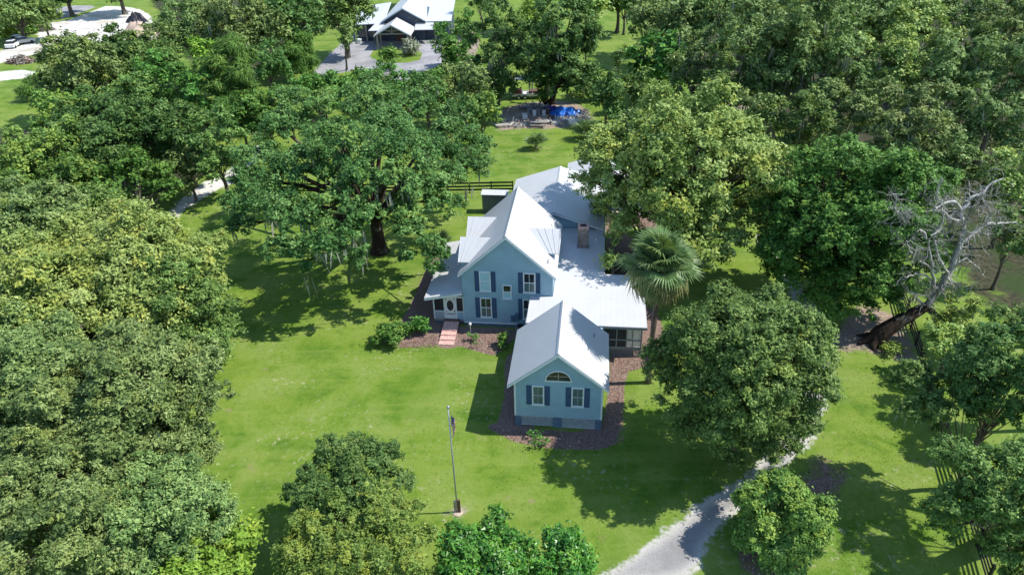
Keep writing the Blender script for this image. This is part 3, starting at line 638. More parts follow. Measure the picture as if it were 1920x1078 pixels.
m = MB(); m.box(-.8, .8, -2.6, -2.4, 0, .6); m.box(-.8, .8, 2.4, 2.6, 0, .6); m.box(-.8, -.6, -2.4, 2.4, 0, .6); m.box(.6, .8, -2.4, 2.4, 0, .6); m.build('wall', M['brickstep'], bs)
MB().box(-.6, .6, -2.4, 2.4, 0, .48).build('soil', M['brown'], bs)

# ------------------------------------------------------------------ fences
def fence(name, pts, label, heights, mat, spacing=2.4, post=.13, th=.045, rh=.14, ph=1.4, cat='fence'):
    P = [np.array(p[:2]) for p in pts]; root = empty(name, (*P[0], 0), 0, label, cat); base = P[0]
    seg = []; acc = 0.
    for a, b in zip(P[:-1], P[1:]):
        L_ = np.linalg.norm(b - a); n = max(1, int(round(L_ / spacing)))
        for i in range(n): seg.append((a + (b - a) * i / n, a + (b - a) * (i + 1) / n))
    pm = MB().box(-post / 2, post / 2, -post / 2, post / 2, -.2, ph).mesh('post'); pm.materials.append(mat)
    rg = random.Random(len(label))
    rails = {}
    for a, b in seg:
        d = b - a; L_ = round(float(np.linalg.norm(d)), 2); an = math.atan2(d[1], d[0])
        p = link('post', pm, root); p.location = (*(a - base), 0); p.rotation_euler = (rg.uniform(-.02, .02), rg.uniform(-.02, .02), an)
        if L_ not in rails:
            rails[L_] = MB().box(-.03, L_ - .035, -post / 2 - th, -post / 2 - .003, -rh / 2, rh / 2).mesh('rail'); rails[L_].materials.append(mat)
        for h in heights:
            r = link('rail', rails[L_], root); r.location = (*(a - base), h + rg.uniform(-.015, .015)); r.rotation_euler = (0, rg.uniform(-.006, .006), an)
    p = link('post', pm, root); p.location = (*(seg[-1][1] - base), 0)
    return root
fence('board_fence', [gp(1628, 455), gp(1655, 500), gp(1690, 562), gp(1716, 648), gp(1742, 738), gp(1784, 872), gp(1812, 960), gp(1850, 1090)], 'black four-rail board fence along the right lawn past the dead tree', (.3, .62, .94, 1.26), M['black'])
fence('board_fence', [gp(962, 361), gp(800, 364), gp(640, 366), gp(480, 362)], 'dark three-rail fence behind the big oak and the small shed', (.40, .82, 1.24), M['black'], rh=.2, ph=1.45)
fence('split_rail_fence', [gp(478, 152), gp(505, 135), gp(540, 112)], 'weathered brown split-rail fence near the paved parking lot', (.4, .75, 1.1, 1.4), M['greywood'], 2.6, .2, .1, .13, 1.55)

# ------------------------------------------------------------------ barn at the top
BO = gp(759, 77); bn = empty('event_barn', BO, -R(2.0), 'large dark barn with pale metal roofs beyond the parking lot', 'barn')
bw = M['barnwall']; br = M['barnroof']
gable_wall(-4.1, 4.5, 0, 24, 0, 0.2, 6.9, .56).build('wall', bw, bn)
gable_roof(.2, 6.9, .56, -4.7, 5.1, -.7, 24.5, bn, br, .6)
MB().box(-10.4, -4.12, .6, 13, 0, 3.4).build('wall', bw, bn); MB().box(4.52, 9.6, 1.0, 14, 0, 3.5).build('wall', bw, bn)
m = MB(); metal_plane(m, (-11.2, -.1, 3.55), (-4.2, -.1, 3.75), (-4.2, 11.5, 6.1), (-11.2, 11.5, 5.3), .12, .6); m.build('roof', br, bn)
m = MB(); metal_plane(m, (5.0, .2, 3.9), (10.4, .2, 3.9), (10.4, 13, 6.6), (5.0, 13, 6.6), .12, .6); m.build('roof', br, bn)
# entrance porch
gable_roof(-1.1, 5.0, .55, -5.0, 2.7, -8.6, -.75, bn, M['roof'], .6)
for x in (-4.3, 2.1):
    for y in (-8.2, -4.6): MB().box(x - .18, x + .18, y - .18, y + .18, 0, 3.0 - .0).build('post', M['greywood'], bn)
for y in (-8.2, -4.6):
    MB().box(-4.4, 2.2, y - .1, y + .1, 3.0, 3.25).build('tie_beam', M['greywood'], bn); MB().box(-1.2, -1.0, y - .08, y + .08, 3.26, 4.6).build('king_post', M['greywood'], bn)
    for s in (-1, 1): MB().tube([(-1.1, y, 3.4), (-1.1 + s * 1.7, y, 3.95)], .08, 4).build('strut', M['greywood'], bn)
m = MB(); metal_plane(m, (-7.0, -3.4, 2.9), (-5.05, -3.4, 2.9), (-3.6, -.05, 3.75), (-6.0, -.05, 3.75), .1, .6); m.build('porch_roof', M['roof'], bn)
m = MB(); metal_plane(m, (2.75, -3.4, 2.9), (7.2, -3.4, 2.9), (6.6, .0, 3.7), (2.75, .0, 3.7), .1, .6); m.build('porch_roof', M['roof'], bn)
for x in (-10.6, -8.2, -6.6, 6.8): MB().box(x - .15, x + .15, -.05, .25, 0, 3.5).build('post', M['greywood'], bn)
for x0, x1 in ((-9.8, -8.6), (-7.8, -6.9)): window(x0, x1, 1.0, 2.6, .6, bn, 'glass', 'glass', trim=M['greywood'])
for x0 in (1.3, 2.5, 3.5): MB().box(x0, x0 + .8, -.04, -.005, 5.2 - (x0 - .2) * .5, 5.5 - (x0 - .2) * .5).build('window', M['glass'], bn)
MB().box(-2.0, -.2, -.05, -.005, .05, 2.4).build('door', M['brown'], bn)
for x, y in ((-9.6, -1.2),):
    tag(MB().lathe([(.3, 0), (.42, .5), (.5, .85), (.44, .9), (.36, .8)], 12).build('flower_pot', M['white']), 'white pot standing before the left end of the barn', 'pot').location = tuple(BO + np.array([x, y, 0]))

# ------------------------------------------------------------------ yard things behind the house
def onto(o, p, rz=0.): o.location = tuple(float(c) for c in p); o.rotation_euler = (0, 0, rz); return o
def heap(name, c, rx, ry, h, mat, label, cat, seed=1, rough=.25, n=40, kind=None, crease=.0):
    rg = np.random.default_rng(seed); V = []; F = []; ring = 12
    ph = rg.uniform(0, 6.28, (6,)); fr = rg.integers(2, 7, 6)
    for i in range(ring + 1):
        t_ = i / ring
        for k in range(n):
            an = 2 * math.pi * k / n; wob = 1 + rough * sum(math.sin(fr[j] * an + ph[j]) for j in range(3)) / 3
            zz = h * (1 - t_ ** 1.4) * (1 + rough * .8 * math.sin(fr[3] * an + ph[3] + t_ * 5) * math.sin(t_ * 3.1)); V.append((rx * t_ * wob * math.cos(an), ry * t_ * wob * math.sin(an), zz - .03 + (rg.normal() * h * .03 + crease * h * math.sin(an * 17 + 3 * math.sin(t_ * 7 + ph[5])) * math.sin(t_ * 3.1) + crease * h * math.sin(an * 9 - t_ * 11 + ph[4]) * .8 * math.sin(t_ * 3.1)) * (t_ < .98)))
    for i in range(ring):
        for k in range(n): F.append((i * n + k, (i + 1) * n + k, (i + 1) * n + (k + 1) % n, i * n + (k + 1) % n))
    o = MB().add(V, F).build(name, mat, None, True); onto(o, c); tag(o, label, cat, kind=kind); return o
heap('tarp_heap', gp(1062, 214), 2.7, 1.7, .95, M['bluetarp'], 'bright blue crumpled tarp thrown over a heap in the yard', 'tarp', 4, .6, 72, crease=.13)
heap('tarp_heap', gp(1036, 208), 1.3, .9, .7, M['deepblue'], 'deep blue smaller tarp bundle left of the bright blue heap', 'tarp', 9, .6, 60, crease=.14)
for i, (x0, y0, x1, y1, l) in enumerate(((1072, 222, 1092, 236, 'nearest the tarp'), (1066, 222, 1086, 238, 'second from the tarp'), (1080, 220, 1100, 234, 'farthest right'), (1042, 222, 1056, 232, 'left of the rest'))):
    a, b = gp(x0, y0), gp(x1, y1); mid = (a + b) / 2 + np.array([0, 0, .55])
    pts = [a * (1 - t_) ** 2 + 2 * mid * t_ * (1 - t_) + b * t_ ** 2 for t_ in np.linspace(0, 1, 9)]; pts = [p - a + np.array([0, 0, .1]) for p in pts]
    o = MB().tube(pts, .09, 8).build('curved_pipe', M['white'], None, True); onto(o, a)
    tag(o, ['white curved pipe lying just below the blue tarp', 'white curved pipe left of another under the blue tarp', 'white curved pipe at the right end of the blue tarp', 'short white pipe bent over grey scrap beside barrels'][i], 'pipe', 'white pipes by the blue tarp')
bar = [(992, 214, 'metal', 'dull grey drum at the left end of the yard clutter'), (1002, 217, 'white', 'white barrel third along the row of drums'), (1010, 215, 'metal', 'grey drum between the white barrel and the pale one'), (1020, 217, 'shade', 'pale drum standing nearest the picnic table'), (997, 206, 'greyframe', 'dark drum behind the row under the twin oaks'), (1028, 214, 'brown', 'rusty brown drum beside the deep blue bundle')]
for x, y, mt, lb in bar:
    b = empty('drum', gp(x, y), 0, lb, 'drum', 'drums in the back yard'); MB().lathe([(.29, 0), (.30, .03), (.29, .06), (.29, .30), (.31, .32), (.29, .34), (.29, .62), (.31, .64), (.29, .66), (.29, .88), (.30, .91), (.28, .91), (.27, .88)], 16).build('shell', M[mt], b, False)
    MB().lathe([(.26, .885), (.26, .895)], 16).build('lid', M['greyframe'], b)
pt = empty('picnic_table', gp(1010, 238), R(-8), 'weathered grey picnic table on the grass edge by the yard clutter', 'table')
for i in range(5): MB().box(-1.2, 1.2, -.42 + i * .17, -.27 + i * .17, .72, .76).build('plank', M['greywood'], pt)
for y in (-.85, .6): MB().box(-1.2, 1.2, y, y + .25, .43, .47).build('bench', M['greywood'], pt)
for x in (-.9, .85): MB().box(x, x + .06, -.85, .85, .36, .43).box(x, x + .06, -.4, -.3, 0, .36).box(x, x + .06, .3, .4, 0, .36).box(x, x + .06, -.05, .05, .43, .72).build('leg', M['greywood'], pt)
rg = random.Random(8)
for i, (x, y, lb) in enumerate(((1018, 231, 'stack of pale boards just behind the picnic table'), (1048, 232, 'grey board stack in front of the blue tarp'), (945, 238, 'low pile of tan timber by the tree roots at the lawn edge'))):
    b = empty('board_stack', gp(x, y), R(rg.uniform(-25, 25)), lb, 'boards', 'stacks of boards in the yard')
    for r in range(3):
        for k in range(4): MB().box(-1.1 + rg.uniform(-.15, .1), 1.1 + rg.uniform(-.1, .15), -.5 + k * .26, -.28 + k * .26, r * .13, r * .13 + .1).build('board', M[('greywood', 'shade', 'stone')[(i + k) % 3]], b)
def sticks(name, c, rx, ry, h, n, label, cat, mats, seed=1):
    root = empty(name, c, 0, label, cat); rg = np.random.default_rng(seed); per = [MB() for _ in mats]
    for i in range(n):
        a = rg.uniform(0, 6.28); rr = math.sqrt(rg.uniform()); x, y = rr * rx * math.cos(a), rr * ry * math.sin(a); z = h * (1 - rr ** 1.5) * rg.uniform(.2, 1.0) + .05
        d = rg.normal(size=3) * np.array([1, 1, .35]); d /= np.linalg.norm(d); L_ = rg.uniform(.4, 1.3) * min(rx, 1.6) * .5
        per[i % len(mats)].tube([np.array([x, y, z]) - d * L_, np.array([x, y, z]) + rg.normal(size=3) * .05, np.array([x, y, z]) + d * L_], [rg.uniform(.03, .09), .05, .02], 5)
    for q, mt in zip(per, mats): tag(q.build('branches', M[mt], root), kind='stuff')
sticks('brush_pile', gp(40, 118), 3.0, 1.6, 1.7, 300, 'reddish brown brush pile beside the white sand road', 'brush pile', ['brown', 'clay', 'darkbark', 'greywood'], 3)
sticks('brush_pile', gp(78, 58), 2.8, 1.8, 1.5, 220, 'brown and grey brush pile under the oak at the sand lot corner', 'brush pile', ['brown', 'darkbark', 'greywood'], 7)
sticks('scrap_pile', gp(1085, 224), 2.0, 1.0, .7, 90, 'scattered pale scrap sticks right of the blue tarp', 'scrap', ['greywood', 'shade', 'metal'], 11)
sticks('scrap_pile', gp(1045, 228), 2.4, .9, .6, 110, 'grey metal scrap heap in front of the blue tarp', 'scrap', ['metal', 'greyframe', 'shade'], 12)
sticks('scrap_pile', gp(1003, 203), 2.2, 1.0, .8, 140, 'dark scrap heap in the shade left of the twin trunks', 'scrap', ['greyframe', 'metal', 'brown', 'white'], 13)
sticks('scrap_pile', gp(965, 236), 1.8, .8, .5, 80, 'scatter of pale sticks on bare dirt left of the picnic table', 'scrap', ['greywood', 'stone', 'shade'], 14)
for i, (x, y, z, mt, lb) in enumerate(((1072, 232, .7, 'white', 'white crate at the lower edge of the blue tarp'), (1058, 236, .55, 'metal', 'grey crate between the picnic table and the blue tarp'), (1033, 226, .6, 'brown', 'brown crate left of the grey scrap heap'), (984, 222, .5, 'white', 'white crate at the left end of the drum row'), (1096, 214, .6, 'greywood', 'wooden crate right of the blue tarp'))):
    c = empty('crate', gp(x, y), R(i * 31), lb, 'crate', 'crates in the back yard'); MB().box(-z, z, -z * .7, z * .7, 0, .06).build('bottom', M[mt], c)
    for k in range(3):
        for sy in (-1, 1): MB().box(-z, z, sy * z * .7 - .02, sy * z * .7 + .02, .08 + k * .2, .24 + k * .2).build('slat', M[mt], c)
        for sx in (-1, 1): MB().box(sx * z - .02, sx * z + .02, -z * .68, z * .68, .08 + k * .2, .24 + k * .2).build('slat', M[mt], c)
heap('spoil_heap', gp(262, 66), 4.6, 3.2, 3.0, M['clay'], 'tan spoil heap at the right end of the white sand lot', 'soil heap', 6, .25)
heap('tarp_heap', gp(256, 42), 2.6, 1.5, 2.2, M['blacktarp'], 'black tarp covered mound behind the tan spoil heap', 'tarp', 8, .45, 60, crease=.08)
# white trailer with a canopy
TB = gp(985, 184); tr = empty('utility_trailer', TB, R(-4), 'white flat trailer with red load under a pale canopy', 'trailer')
MB().box(-2.6, 2.6, -1.0, 1.0, .62, .78).build('deck', M['white'], tr)
MB().box(-2.62, 2.62, -1.05, -1.0, .55, .95).build('side_rail', M['white'], tr); MB().box(-2.62, 2.62, 1.0, 1.05, .55, .95).build('side_rail', M['white'], tr)
for x in (-1.0, .0):
    for y in (-1.12, 1.12):
        w_ = MB(); w_.tube([(x, y - .1, .36), (x, y + .1, .36)], .36, 16); wl = w_.build('wheel', M['rubber'], tr); MB().tube([(x, y - .115, .36), (x, y + .115, .36)], .18, 12).build('rim', M['white'], wl)
MB().tube([(-2.6, 0, .6), (-3.9, 0, .55)], .06, 6).build('drawbar', M['black'], tr)
for x in (-2.2, 1.2):
    for y in (-.8, .8): MB().box(x - .04, x + .04, y - .04, y + .04, .78, 3.2).build('canopy_post', M['white'], tr)
m = MB(); m.slab([(-2.5, -1.1, 3.2), (1.5, -1.1, 3.2), (1.5, 1.1, 3.35), (-2.5, 1.1, 3.35)], .08); m.build('canopy', M['white'], tr)
MB().box(-2.0, -.6, -.7, .7, .8, 1.45).build('load_box', M['red'], tr); MB().box(.6, 2.3, -.7, .7, .8, 1.3).build('load_box', M['brown'], tr)
# parked cars top left
def car(p, rz, mat, lb):
    c = empty('parked_car', p, rz, lb, 'car', 'cars parked by the sand road'); W_ = .9
    prof = [(-2.2, .35), (2.2, .35), (2.25, .75), (2.1, .95), (1.0, 1.02), (-1.9, 1.05), (-2.2, .95)]
    b = MB(); n = len(prof); b.add([(-W_, p_[0], p_[1]) for p_ in prof] + [(W_, p_[0], p_[1]) for p_ in prof], [tuple(range(n)), tuple(range(2 * n - 1, n - 1, -1))] + [(i, i + n, (i + 1) % n + n, (i + 1) % n) for i in range(n)]); b.build('body', mat, c)
    k = MB(); lo = [(-.82, -1.8, 1.05), (.82, -1.8, 1.05), (.82, 1.0, 1.02), (-.82, 1.0, 1.02)]; hi = [(-.66, -1.4, 1.55), (.66, -1.4, 1.55), (.66, .3, 1.55), (-.66, .3, 1.55)]
    k.add(lo + hi, [(0, 1, 5, 4), (1, 2, 6, 5), (2, 3, 7, 6), (3, 0, 4, 7)]); k.build('windows', M['glass'], c); MB().slab([(h[0] * 1.04, h[1] * 1.02, 1.6) for h in hi], .06).build('roof', mat, c)
    for x in (-.86, .86):
        for y in (-1.4, 1.35): MB().tube([(x - .1, y, .33), (x + .1, y, .33)], .33, 14).build('wheel', M['rubber'], c)
    for x in (-.62, .62): MB().box(x - .16, x + .16, -2.23, -2.17, .66, .82).build('headlight', M['shade'], c)
car(gp(26, 89), R(12), M['white'], 'white parked car nearest the sand road, facing the camera')
car(gp(35, 79), R(10), M['white'], 'white parked car behind and between the other two cars')
car(gp(47, 82), R(-50), M['silver'], 'silver parked car turned sideways right of the white cars')
# far white building scrap seen through the trees: small pale shed
ps = empty('white_shed', gp(724, 206), R(15), 'small white shed half hidden in bushes behind the big oak', 'shed')
gable_wall(-1.3, 1.3, 0, 2.6, 0, 0, 2.6, .5).build('wall', M['white'], ps); gable_roof(0, 2.65, .5, -1.5, 1.5, -.2, 2.8, ps, M['roof'])

# ------------------------------------------------------------------ trees
LEAVES = [0]
def unit(v): return v / (np.linalg.norm(v, axis=-1, keepdims=True) + 1e-9)
def leaf_quads(c, nrm, tang, L, Wd, fold=.18):
    """c centres (n,3); returns verts (4n,3) kite-shaped leaf sprays, two triangles each"""
    b = unit(np.cross(nrm, tang)); t = np.cross(b, nrm); n = len(c); L = L[:, None]; Wd = Wd[:, None]
    V = np.empty((n, 4, 3)); V[:, 0] = c - t * L * .5; V[:, 1] = c + b * Wd * .5 + nrm * Wd * fold; V[:, 2] = c + t * L * .5; V[:, 3] = c - b * Wd * .5 + nrm * Wd * fold
    return V.reshape(-1, 3)
def leaf_tris(c, nrm, tang, L, Wd):
    b = unit(np.cross(nrm, tang)); t = np.cross(b, nrm); L = L[:, None]; Wd = Wd[:, None]
    return np.stack([c - t * L * .4 - b * Wd * .5, c - t * L * .4 + b * Wd * .5, c + t * L * .6], 1).reshape(-1, 3)
def tris_to_mesh(name, V, mat, tone, young):
    n = len(V) // 3; A = np.zeros((3 * n, 4)); A[:, 0] = np.repeat(np.clip(tone, 0, 1), 3); A[:, 1] = np.repeat(np.clip(young, 0, 1), 3); A[:, 3] = 1
    LEAVES[0] += n; return np_mesh(name, V, np.arange(3 * n).reshape(n, 3), mat, {'leaf': A})
def quads_to_mesh(name, V, mat, tone, young):
    n = len(V) // 4; F = np.arange(4 * n).reshape(n, 4); F = np.concatenate([F[:, [0, 1, 2]], F[:, [0, 2, 3]]], 0)
    A = np.zeros((4 * n, 4)); A[:, 0] = np.repeat(np.clip(tone, 0, 1), 4); A[:, 1] = np.repeat(np.clip(young, 0, 1), 4); A[:, 3] = 1
    LEAVES[0] += n; return np_mesh(name, V, F, mat, {'leaf': A})
SP = {'deep': (7.0, .55, 2.8, .75, .55, .06),   # leaf length in photo px, width ratio, layers, clump flatness, outwardness, young share
    'oak': (7.2, .55, 2.7, .75, .55, .05), 'mossoak': (7.2, .55, 2.5, .75, .55, .05), 'olive': (7.0, .55, 2.8, .75, .5, .22), 'camphor': (7.4, .6, 2.5, .8, .5, .16), 'bright': (6.8, .6, 2.8, .7, .5, .08),
    'glossy': (10.0, .5, 2.6, .8, .55, .14), 'pine': (13., .13, 7.0, .9, .9, .05), 'lime': (8.5, .55, 2.4, .8, .5, .2), 'silverleaf': (12., .3, 3., .9, .9, .2)}
def make_crown(lobes, sp, s, rng, base, lp=None, layers=None, gap=.0):
    gap = gap + .06
    l_px, wr, lay, flat, outw, yng = SP[sp]; l_px = (lp or l_px) * .82; lay = (layers or lay) * .61
    L0 = float(np.clip(l_px / s, .15, .85)); area = .5 * L0 * L0 * wr
    cs, ns, ts, to, yo, tips = [], [], [], [], [], []
    lob = np.array([(l[0], l[1], l[2], l[3]) for l in lobes])
    for li, (x, y, z, r) in enumerate(lob):
        cr = np.clip(.28 * r, 1.6 * L0, .95); ncl = max(8, int(3.0 * (r / cr) ** 2))
        d = unit(rng.normal(size=(ncl, 3))); d[:, 2] = np.where(d[:, 2] < -.35, -d[:, 2], d[:, 2])
        rad = r * rng.uniform(.50, 1.04, ncl) ** .8; c = np.array([x, y, z]) + d * rad[:, None] * np.array([1, 1, .85])
        dist = np.linalg.norm(c[:, None, :] - lob[None, :, :3], axis=2) / lob[None, :, 3]; dist[:, li] = 9
        keep = (dist.min(1) > .62) & (c[:, 2] + base[2] > .4); c, d = c[keep], d[keep]
        if gap: k2 = rng.uniform(size=len(c)) > gap; c, d = c[k2], d[k2]
        if not len(c): continue
        tips.append(c[d[:, 2] > -.1]); lob_tone = rng.uniform(-.12, .12); lob_y = rng.uniform() < yng * 1.5
        nl = max(6, int(lay * 4 * math.pi * r * r * .62 / area / max(ncl, 1)))
        n = nl * len(c); k = np.repeat(np.arange(len(c)), nl)
        rad_ = rng.uniform(size=(n, 1)) ** .5; stray = rng.uniform(size=(n, 1)) < .16; rad_ = np.where(stray, rad_ * 1.75, rad_)
        off = unit(rng.normal(size=(n, 3))) * rad_ * cr * (rng.uniform(.55, 1.25, len(c)) * 1.0)[k][:, None] * rng.uniform(.7, 1.3, (len(c), 3))[k]; off[:, 2] *= flat
        p = c[k] + off; nr = unit(outw * (d[k] + .6 * unit(off)) + np.array([.0, 0, .80]) + rng.normal(size=(n, 3)) * .58)
        tg = unit(rng.normal(size=(n, 3)) + unit(off) * .4) if sp not in ('pine', 'silverleaf') else unit(off * np.array([1, 1, .8]) / cr + d[k] * .5 + rng.normal(size=(n, 3)) * .25)
        ct = rng.normal(size=len(c)) * .20 + lob_tone; cy = (rng.uniform(size=len(c)) < (yng + .35 * lob_y)) * rng.uniform(.3, .9, len(c))
        cs.append(p); ns.append(nr); ts.append(tg); to.append(.46 + ct[k] + rng.normal(size=n) * .25); yo.append(cy[k] * rng.uniform(.3, 1, n) * (off[:, 2] > -.15 * cr))
    c, nr, tg, to, yo = [np.concatenate(q) for q in (cs, ns, ts, to, yo)]
    L = L0 * rng.uniform(.65, 1.3, len(c)); return leaf_tris(c, nr, tg, L * 1.1, L * wr * 1.1 * rng.uniform(.8, 1.2, len(c))), to, yo, np.concatenate(tips), L0
def make_moss(lobes, rng, amount, s, zmin, ml=1.):
    cs = []
    for (x, y, z, r) in lobes:
        n = rng.poisson(amount * r * r * .8)
        for _ in range(n):
            d = unit(rng.normal(size=3)); d[2] = -abs(d[2]) * .6 + .1; p = np.array([x, y, z]) + d * r * rng.uniform(.75, 1.05)
            for q in range(rng.integers(3, 7)):
                o = p + rng.normal(size=3) * np.array([.22, .22, .15]); L = min(rng.uniform(.5, 2.1) * ml, o[2] - zmin)
                if L < .3: continue
                wd = rng.uniform(.06, .17); an = rng.uniform(0, 6.28); b = np.array([math.cos(an), math.sin(an), 0]) * wd; sw = rng.normal(size=3) * .12 * L * np.array([1, 1, 0])
                cs.append([o + b * .3, o - b * .3, o - b * .7 + sw * .5 - np.array([0, 0, L * .45]), o + b * .7 + sw * .5 - np.array([0, 0, L * .45])])
                m_ = o + sw * .5 - np.array([0, 0, L * .45]); cs.append([m_ + b * .7, m_ - b * .7, m_ + sw * .5 - b * .1 - np.array([0, 0, L * .55]), m_ + sw * .5 + b * .1 - np.array([0, 0, L * .55])])
    return np.array(cs).reshape(-1, 3) if cs else None
def bez(a, b, c, n): t = np.linspace(0, 1, n)[:, None]; return (1 - t) ** 2 * a + 2 * t * (1 - t) * b + t * t * c
def make_wood(base_xy, fork, lobes, r0, rng, tips, twigs=2, limb=.5):
    m = MB(); a = np.array([base_xy[0], base_xy[1], -.25]); mid = (a + fork) / 2 + rng.normal(size=3) * np.array([.3, .3, 0])
    pts = bez(a, mid, fork, 6); rad = np.linspace(r0, r0 * .68, 6); rad[0] *= 1.55; rad[1] *= 1.12
    m.tube(pts, list(rad), 9)
    big = max(l[3] for l in lobes)
    for (x, y, z, r) in lobes:
        if r < .5 * big and len(lobes) > 12 and rng.uniform() < .6: continue
        e = np.array([x, y, z + r * .15]); st_ = fork + (a - fork) * rng.uniform(0, .28); ctrl = st_ * .45 + e * .55 + np.array([0, 0, rng.uniform(.0, .22) * np.linalg.norm(e - st_)])
        rl = r0 * limb * np.clip(r / 2.6, .5, 1.2) * .8; P = bez(st_, ctrl, e, 6); m.tube(P, list(np.linspace(rl, rl * .3, 6)), 6, False)
        if twigs and len(tips):
            near = tips[np.argsort(np.linalg.norm(tips - e, axis=1))[:14]]
            for q in near[rng.permutation(len(near))[:twigs]]: m.tube(bez(P[4], (P[4] + q) / 2 + rng.normal(size=3) * .15 * r, q, 4), [rl * .32, rl * .24, rl * .15, .012], 4, False)
    return m
TREES = []
def tree(label, cx, cy, rx, ry, h, sp='oak', name='oak_tree', cat='tree', group=None, base=None, moss=0., nl=None, lobes=None, seed=None, trunk=None, lp=None, layers=None, gap=.08, bark_m='bark', droop=True, twigs=2, extra=()):
    """crown centre seen at photo pixel (cx,cy) and h metres above ground, half extents rx, ry px"""
    seed = seed if seed is not None else int(cx * 7 + cy * 13) % 99991; rng = np.random.default_rng(seed)
    C0 = gp(cx, cy, h); s = scl(C0); Rh = rx / s; dv = C0 - np.array([0, 0, CAM_H]); sd = -dv[2] / np.linalg.norm(dv); cd = math.sqrt(1 - sd * sd)
    q = (ry / s) ** 2 - (Rh * sd) ** 2; Rz = math.sqrt(max(q, 0)) / cd; Rz = float(np.clip(Rz, .45 * Rh, 1.9 * Rh))
    B = np.array([C0[0], C0[1], 0.]) if base is None else gp(*base)
    if Rz > h * .97 and h > 1: Rz = h * .97
    rel = C0 - B
    if lobes is None:
        n = nl or int(np.clip(5 + Rh * 2.2, 6, 20)); n = int(n * .8); lob = []
        for i in range(n):
            ga = i * 2.39996 + rng.uniform(-.7, .7); zz = 1 - (1.75 if droop else 1.5) * (i + .5) / n; rr = math.sqrt(max(0, 1 - zz * zz)) ** .8
            lr = Rh * rng.uniform(.24, .40) * (1.15 if n < 9 else 1.0); k = rng.uniform(.68, 1.02)
            c = np.array([rel[0] + rr * math.cos(ga) * (Rh - lr) * k, rel[1] + rr * math.sin(ga) * (Rh - lr) * k, rel[2] + zz * max(Rz - lr * .8, .35 * Rz) * rng.uniform(.85, 1.1)])
            lob.append((*c, lr))
            for _ in range(rng.integers(1, 4)):     # smaller boughs pushing out of each limb's foliage
                d = unit(np.array([math.cos(ga) * rr, math.sin(ga) * rr, zz * .8]) + rng.normal(size=3) * .75); r2 = lr * rng.uniform(.38, .58)
                q = c + d * lr * rng.uniform(.80, 1.08); 
                if np.hypot(q[0] - rel[0], q[1] - rel[1]) < Rh * 1.0: lob.append((*q, r2))
        lob.append((rel[0], rel[1], rel[2] - Rz * .1, Rh * .42))
    else: lob = [tuple(gp(l[0], l[1], l[2]) - B) + (l[3],) for l in lobes]
    lob = list(lob) + [(*(gp(l[0], l[1], l[2]) - B), l[3]) for l in extra]
    root = empty(name, B, 0, label, cat, group)
    V, to, yo, tips, L0 = make_crown(lob, sp, s, rng, B, lp, layers, gap)
    link('crown', tris_to_mesh('crown', V, M[sp], to, yo), root)
    r0 = trunk or float(np.clip(Rh * .07, .07, .7)); low = min(l[2] for l in lob); fz = max(.42 * rel[2], min(low, rel[2] * .55)); fork = np.array([rel[0] * .55, rel[1] * .55, fz])
    make_wood((0, 0), fork, lob, r0, rng, tips, twigs).build('trunk', M[bark_m], root, True)
    if moss:
        mv = make_moss(lob, rng, moss, s, .3 - B[2])
        if mv is not None:
            n = len(mv) // 4; tag(link('spanish_moss', quads_to_mesh('spanish_moss', mv, M['moss'], rng.uniform(.1, .9, n), np.zeros(n)), root), kind='stuff')
    return root
# big moss-hung live oak beside the house: limbs read off the photograph (px, px, height m, radius m)
OAK = [(690, 200, 12, 3.4), (600, 215, 11, 3.3), (780, 215, 11.5, 3.3), (850, 262, 10, 3.0), (878, 322, 8, 2.6), (525, 245, 10, 3.3), (485, 305, 9, 2.9), (640, 275, 12.5, 3.3), (740, 285, 12.5, 3.3), (562, 322, 10, 3.1), (822, 345, 9, 2.8),
       (672, 345, 11, 2.5), (490, 385, 8.5, 2.7), (548, 405, 9, 2.5), (622, 395, 9.5, 2.4), (655, 445, 8.0, 1.8), (785, 385, 8.5, 2.3), (772, 432, 8, 1.6), (610, 460, 8.0, 1.7), (560, 462, 7.6, 1.7), (452, 425, 6.0, 1.6), (812, 455, 6.2, 1.1), (893, 300, 7, 1.8), (742, 345, 11, 2.4), (665, 490, 6.5, 1.0), (520, 470, 7.0, 1.4), (905, 270, 7.5, 1.5), (765, 478, 5.5, .9), (700, 160, 9, 2.6), (800, 165, 8.5, 2.4), (640, 335, 10, 2.6), (690, 405, 9.2, 1.5), (755, 405, 8.8, 1.5), (585, 500, 6.2, 1.2), (470, 345, 8, 2.2), (600, 270, 11, 2.8), (720, 240, 12, 3.0), (815, 295, 10, 2.6), (660, 395, 9.5, 2.0), (840, 385, 7.5, 1.9), (520, 350, 9, 2.4), (860, 215, 9.5, 2.4), (550, 190, 9.5, 2.6), (440, 385, 7, 1.6), (668, 468, 7, 1.1), (815, 505, 4.4, 1.0), (832, 472, 5.0, .95), (806, 480, 5.2, 1.0)]
tree('sprawling live oak hung with grey moss shading the lawn left of the house', 690, 320, 240, 180, 9, 'deep', 'live_oak', base=(712, 472), moss=.55, lobes=[(a, b, c, d * .9) for a, b, c, d in OAK], trunk=.74, bark_m='darkbark', gap=.17, layers=3.2, twigs=3)
T = tree
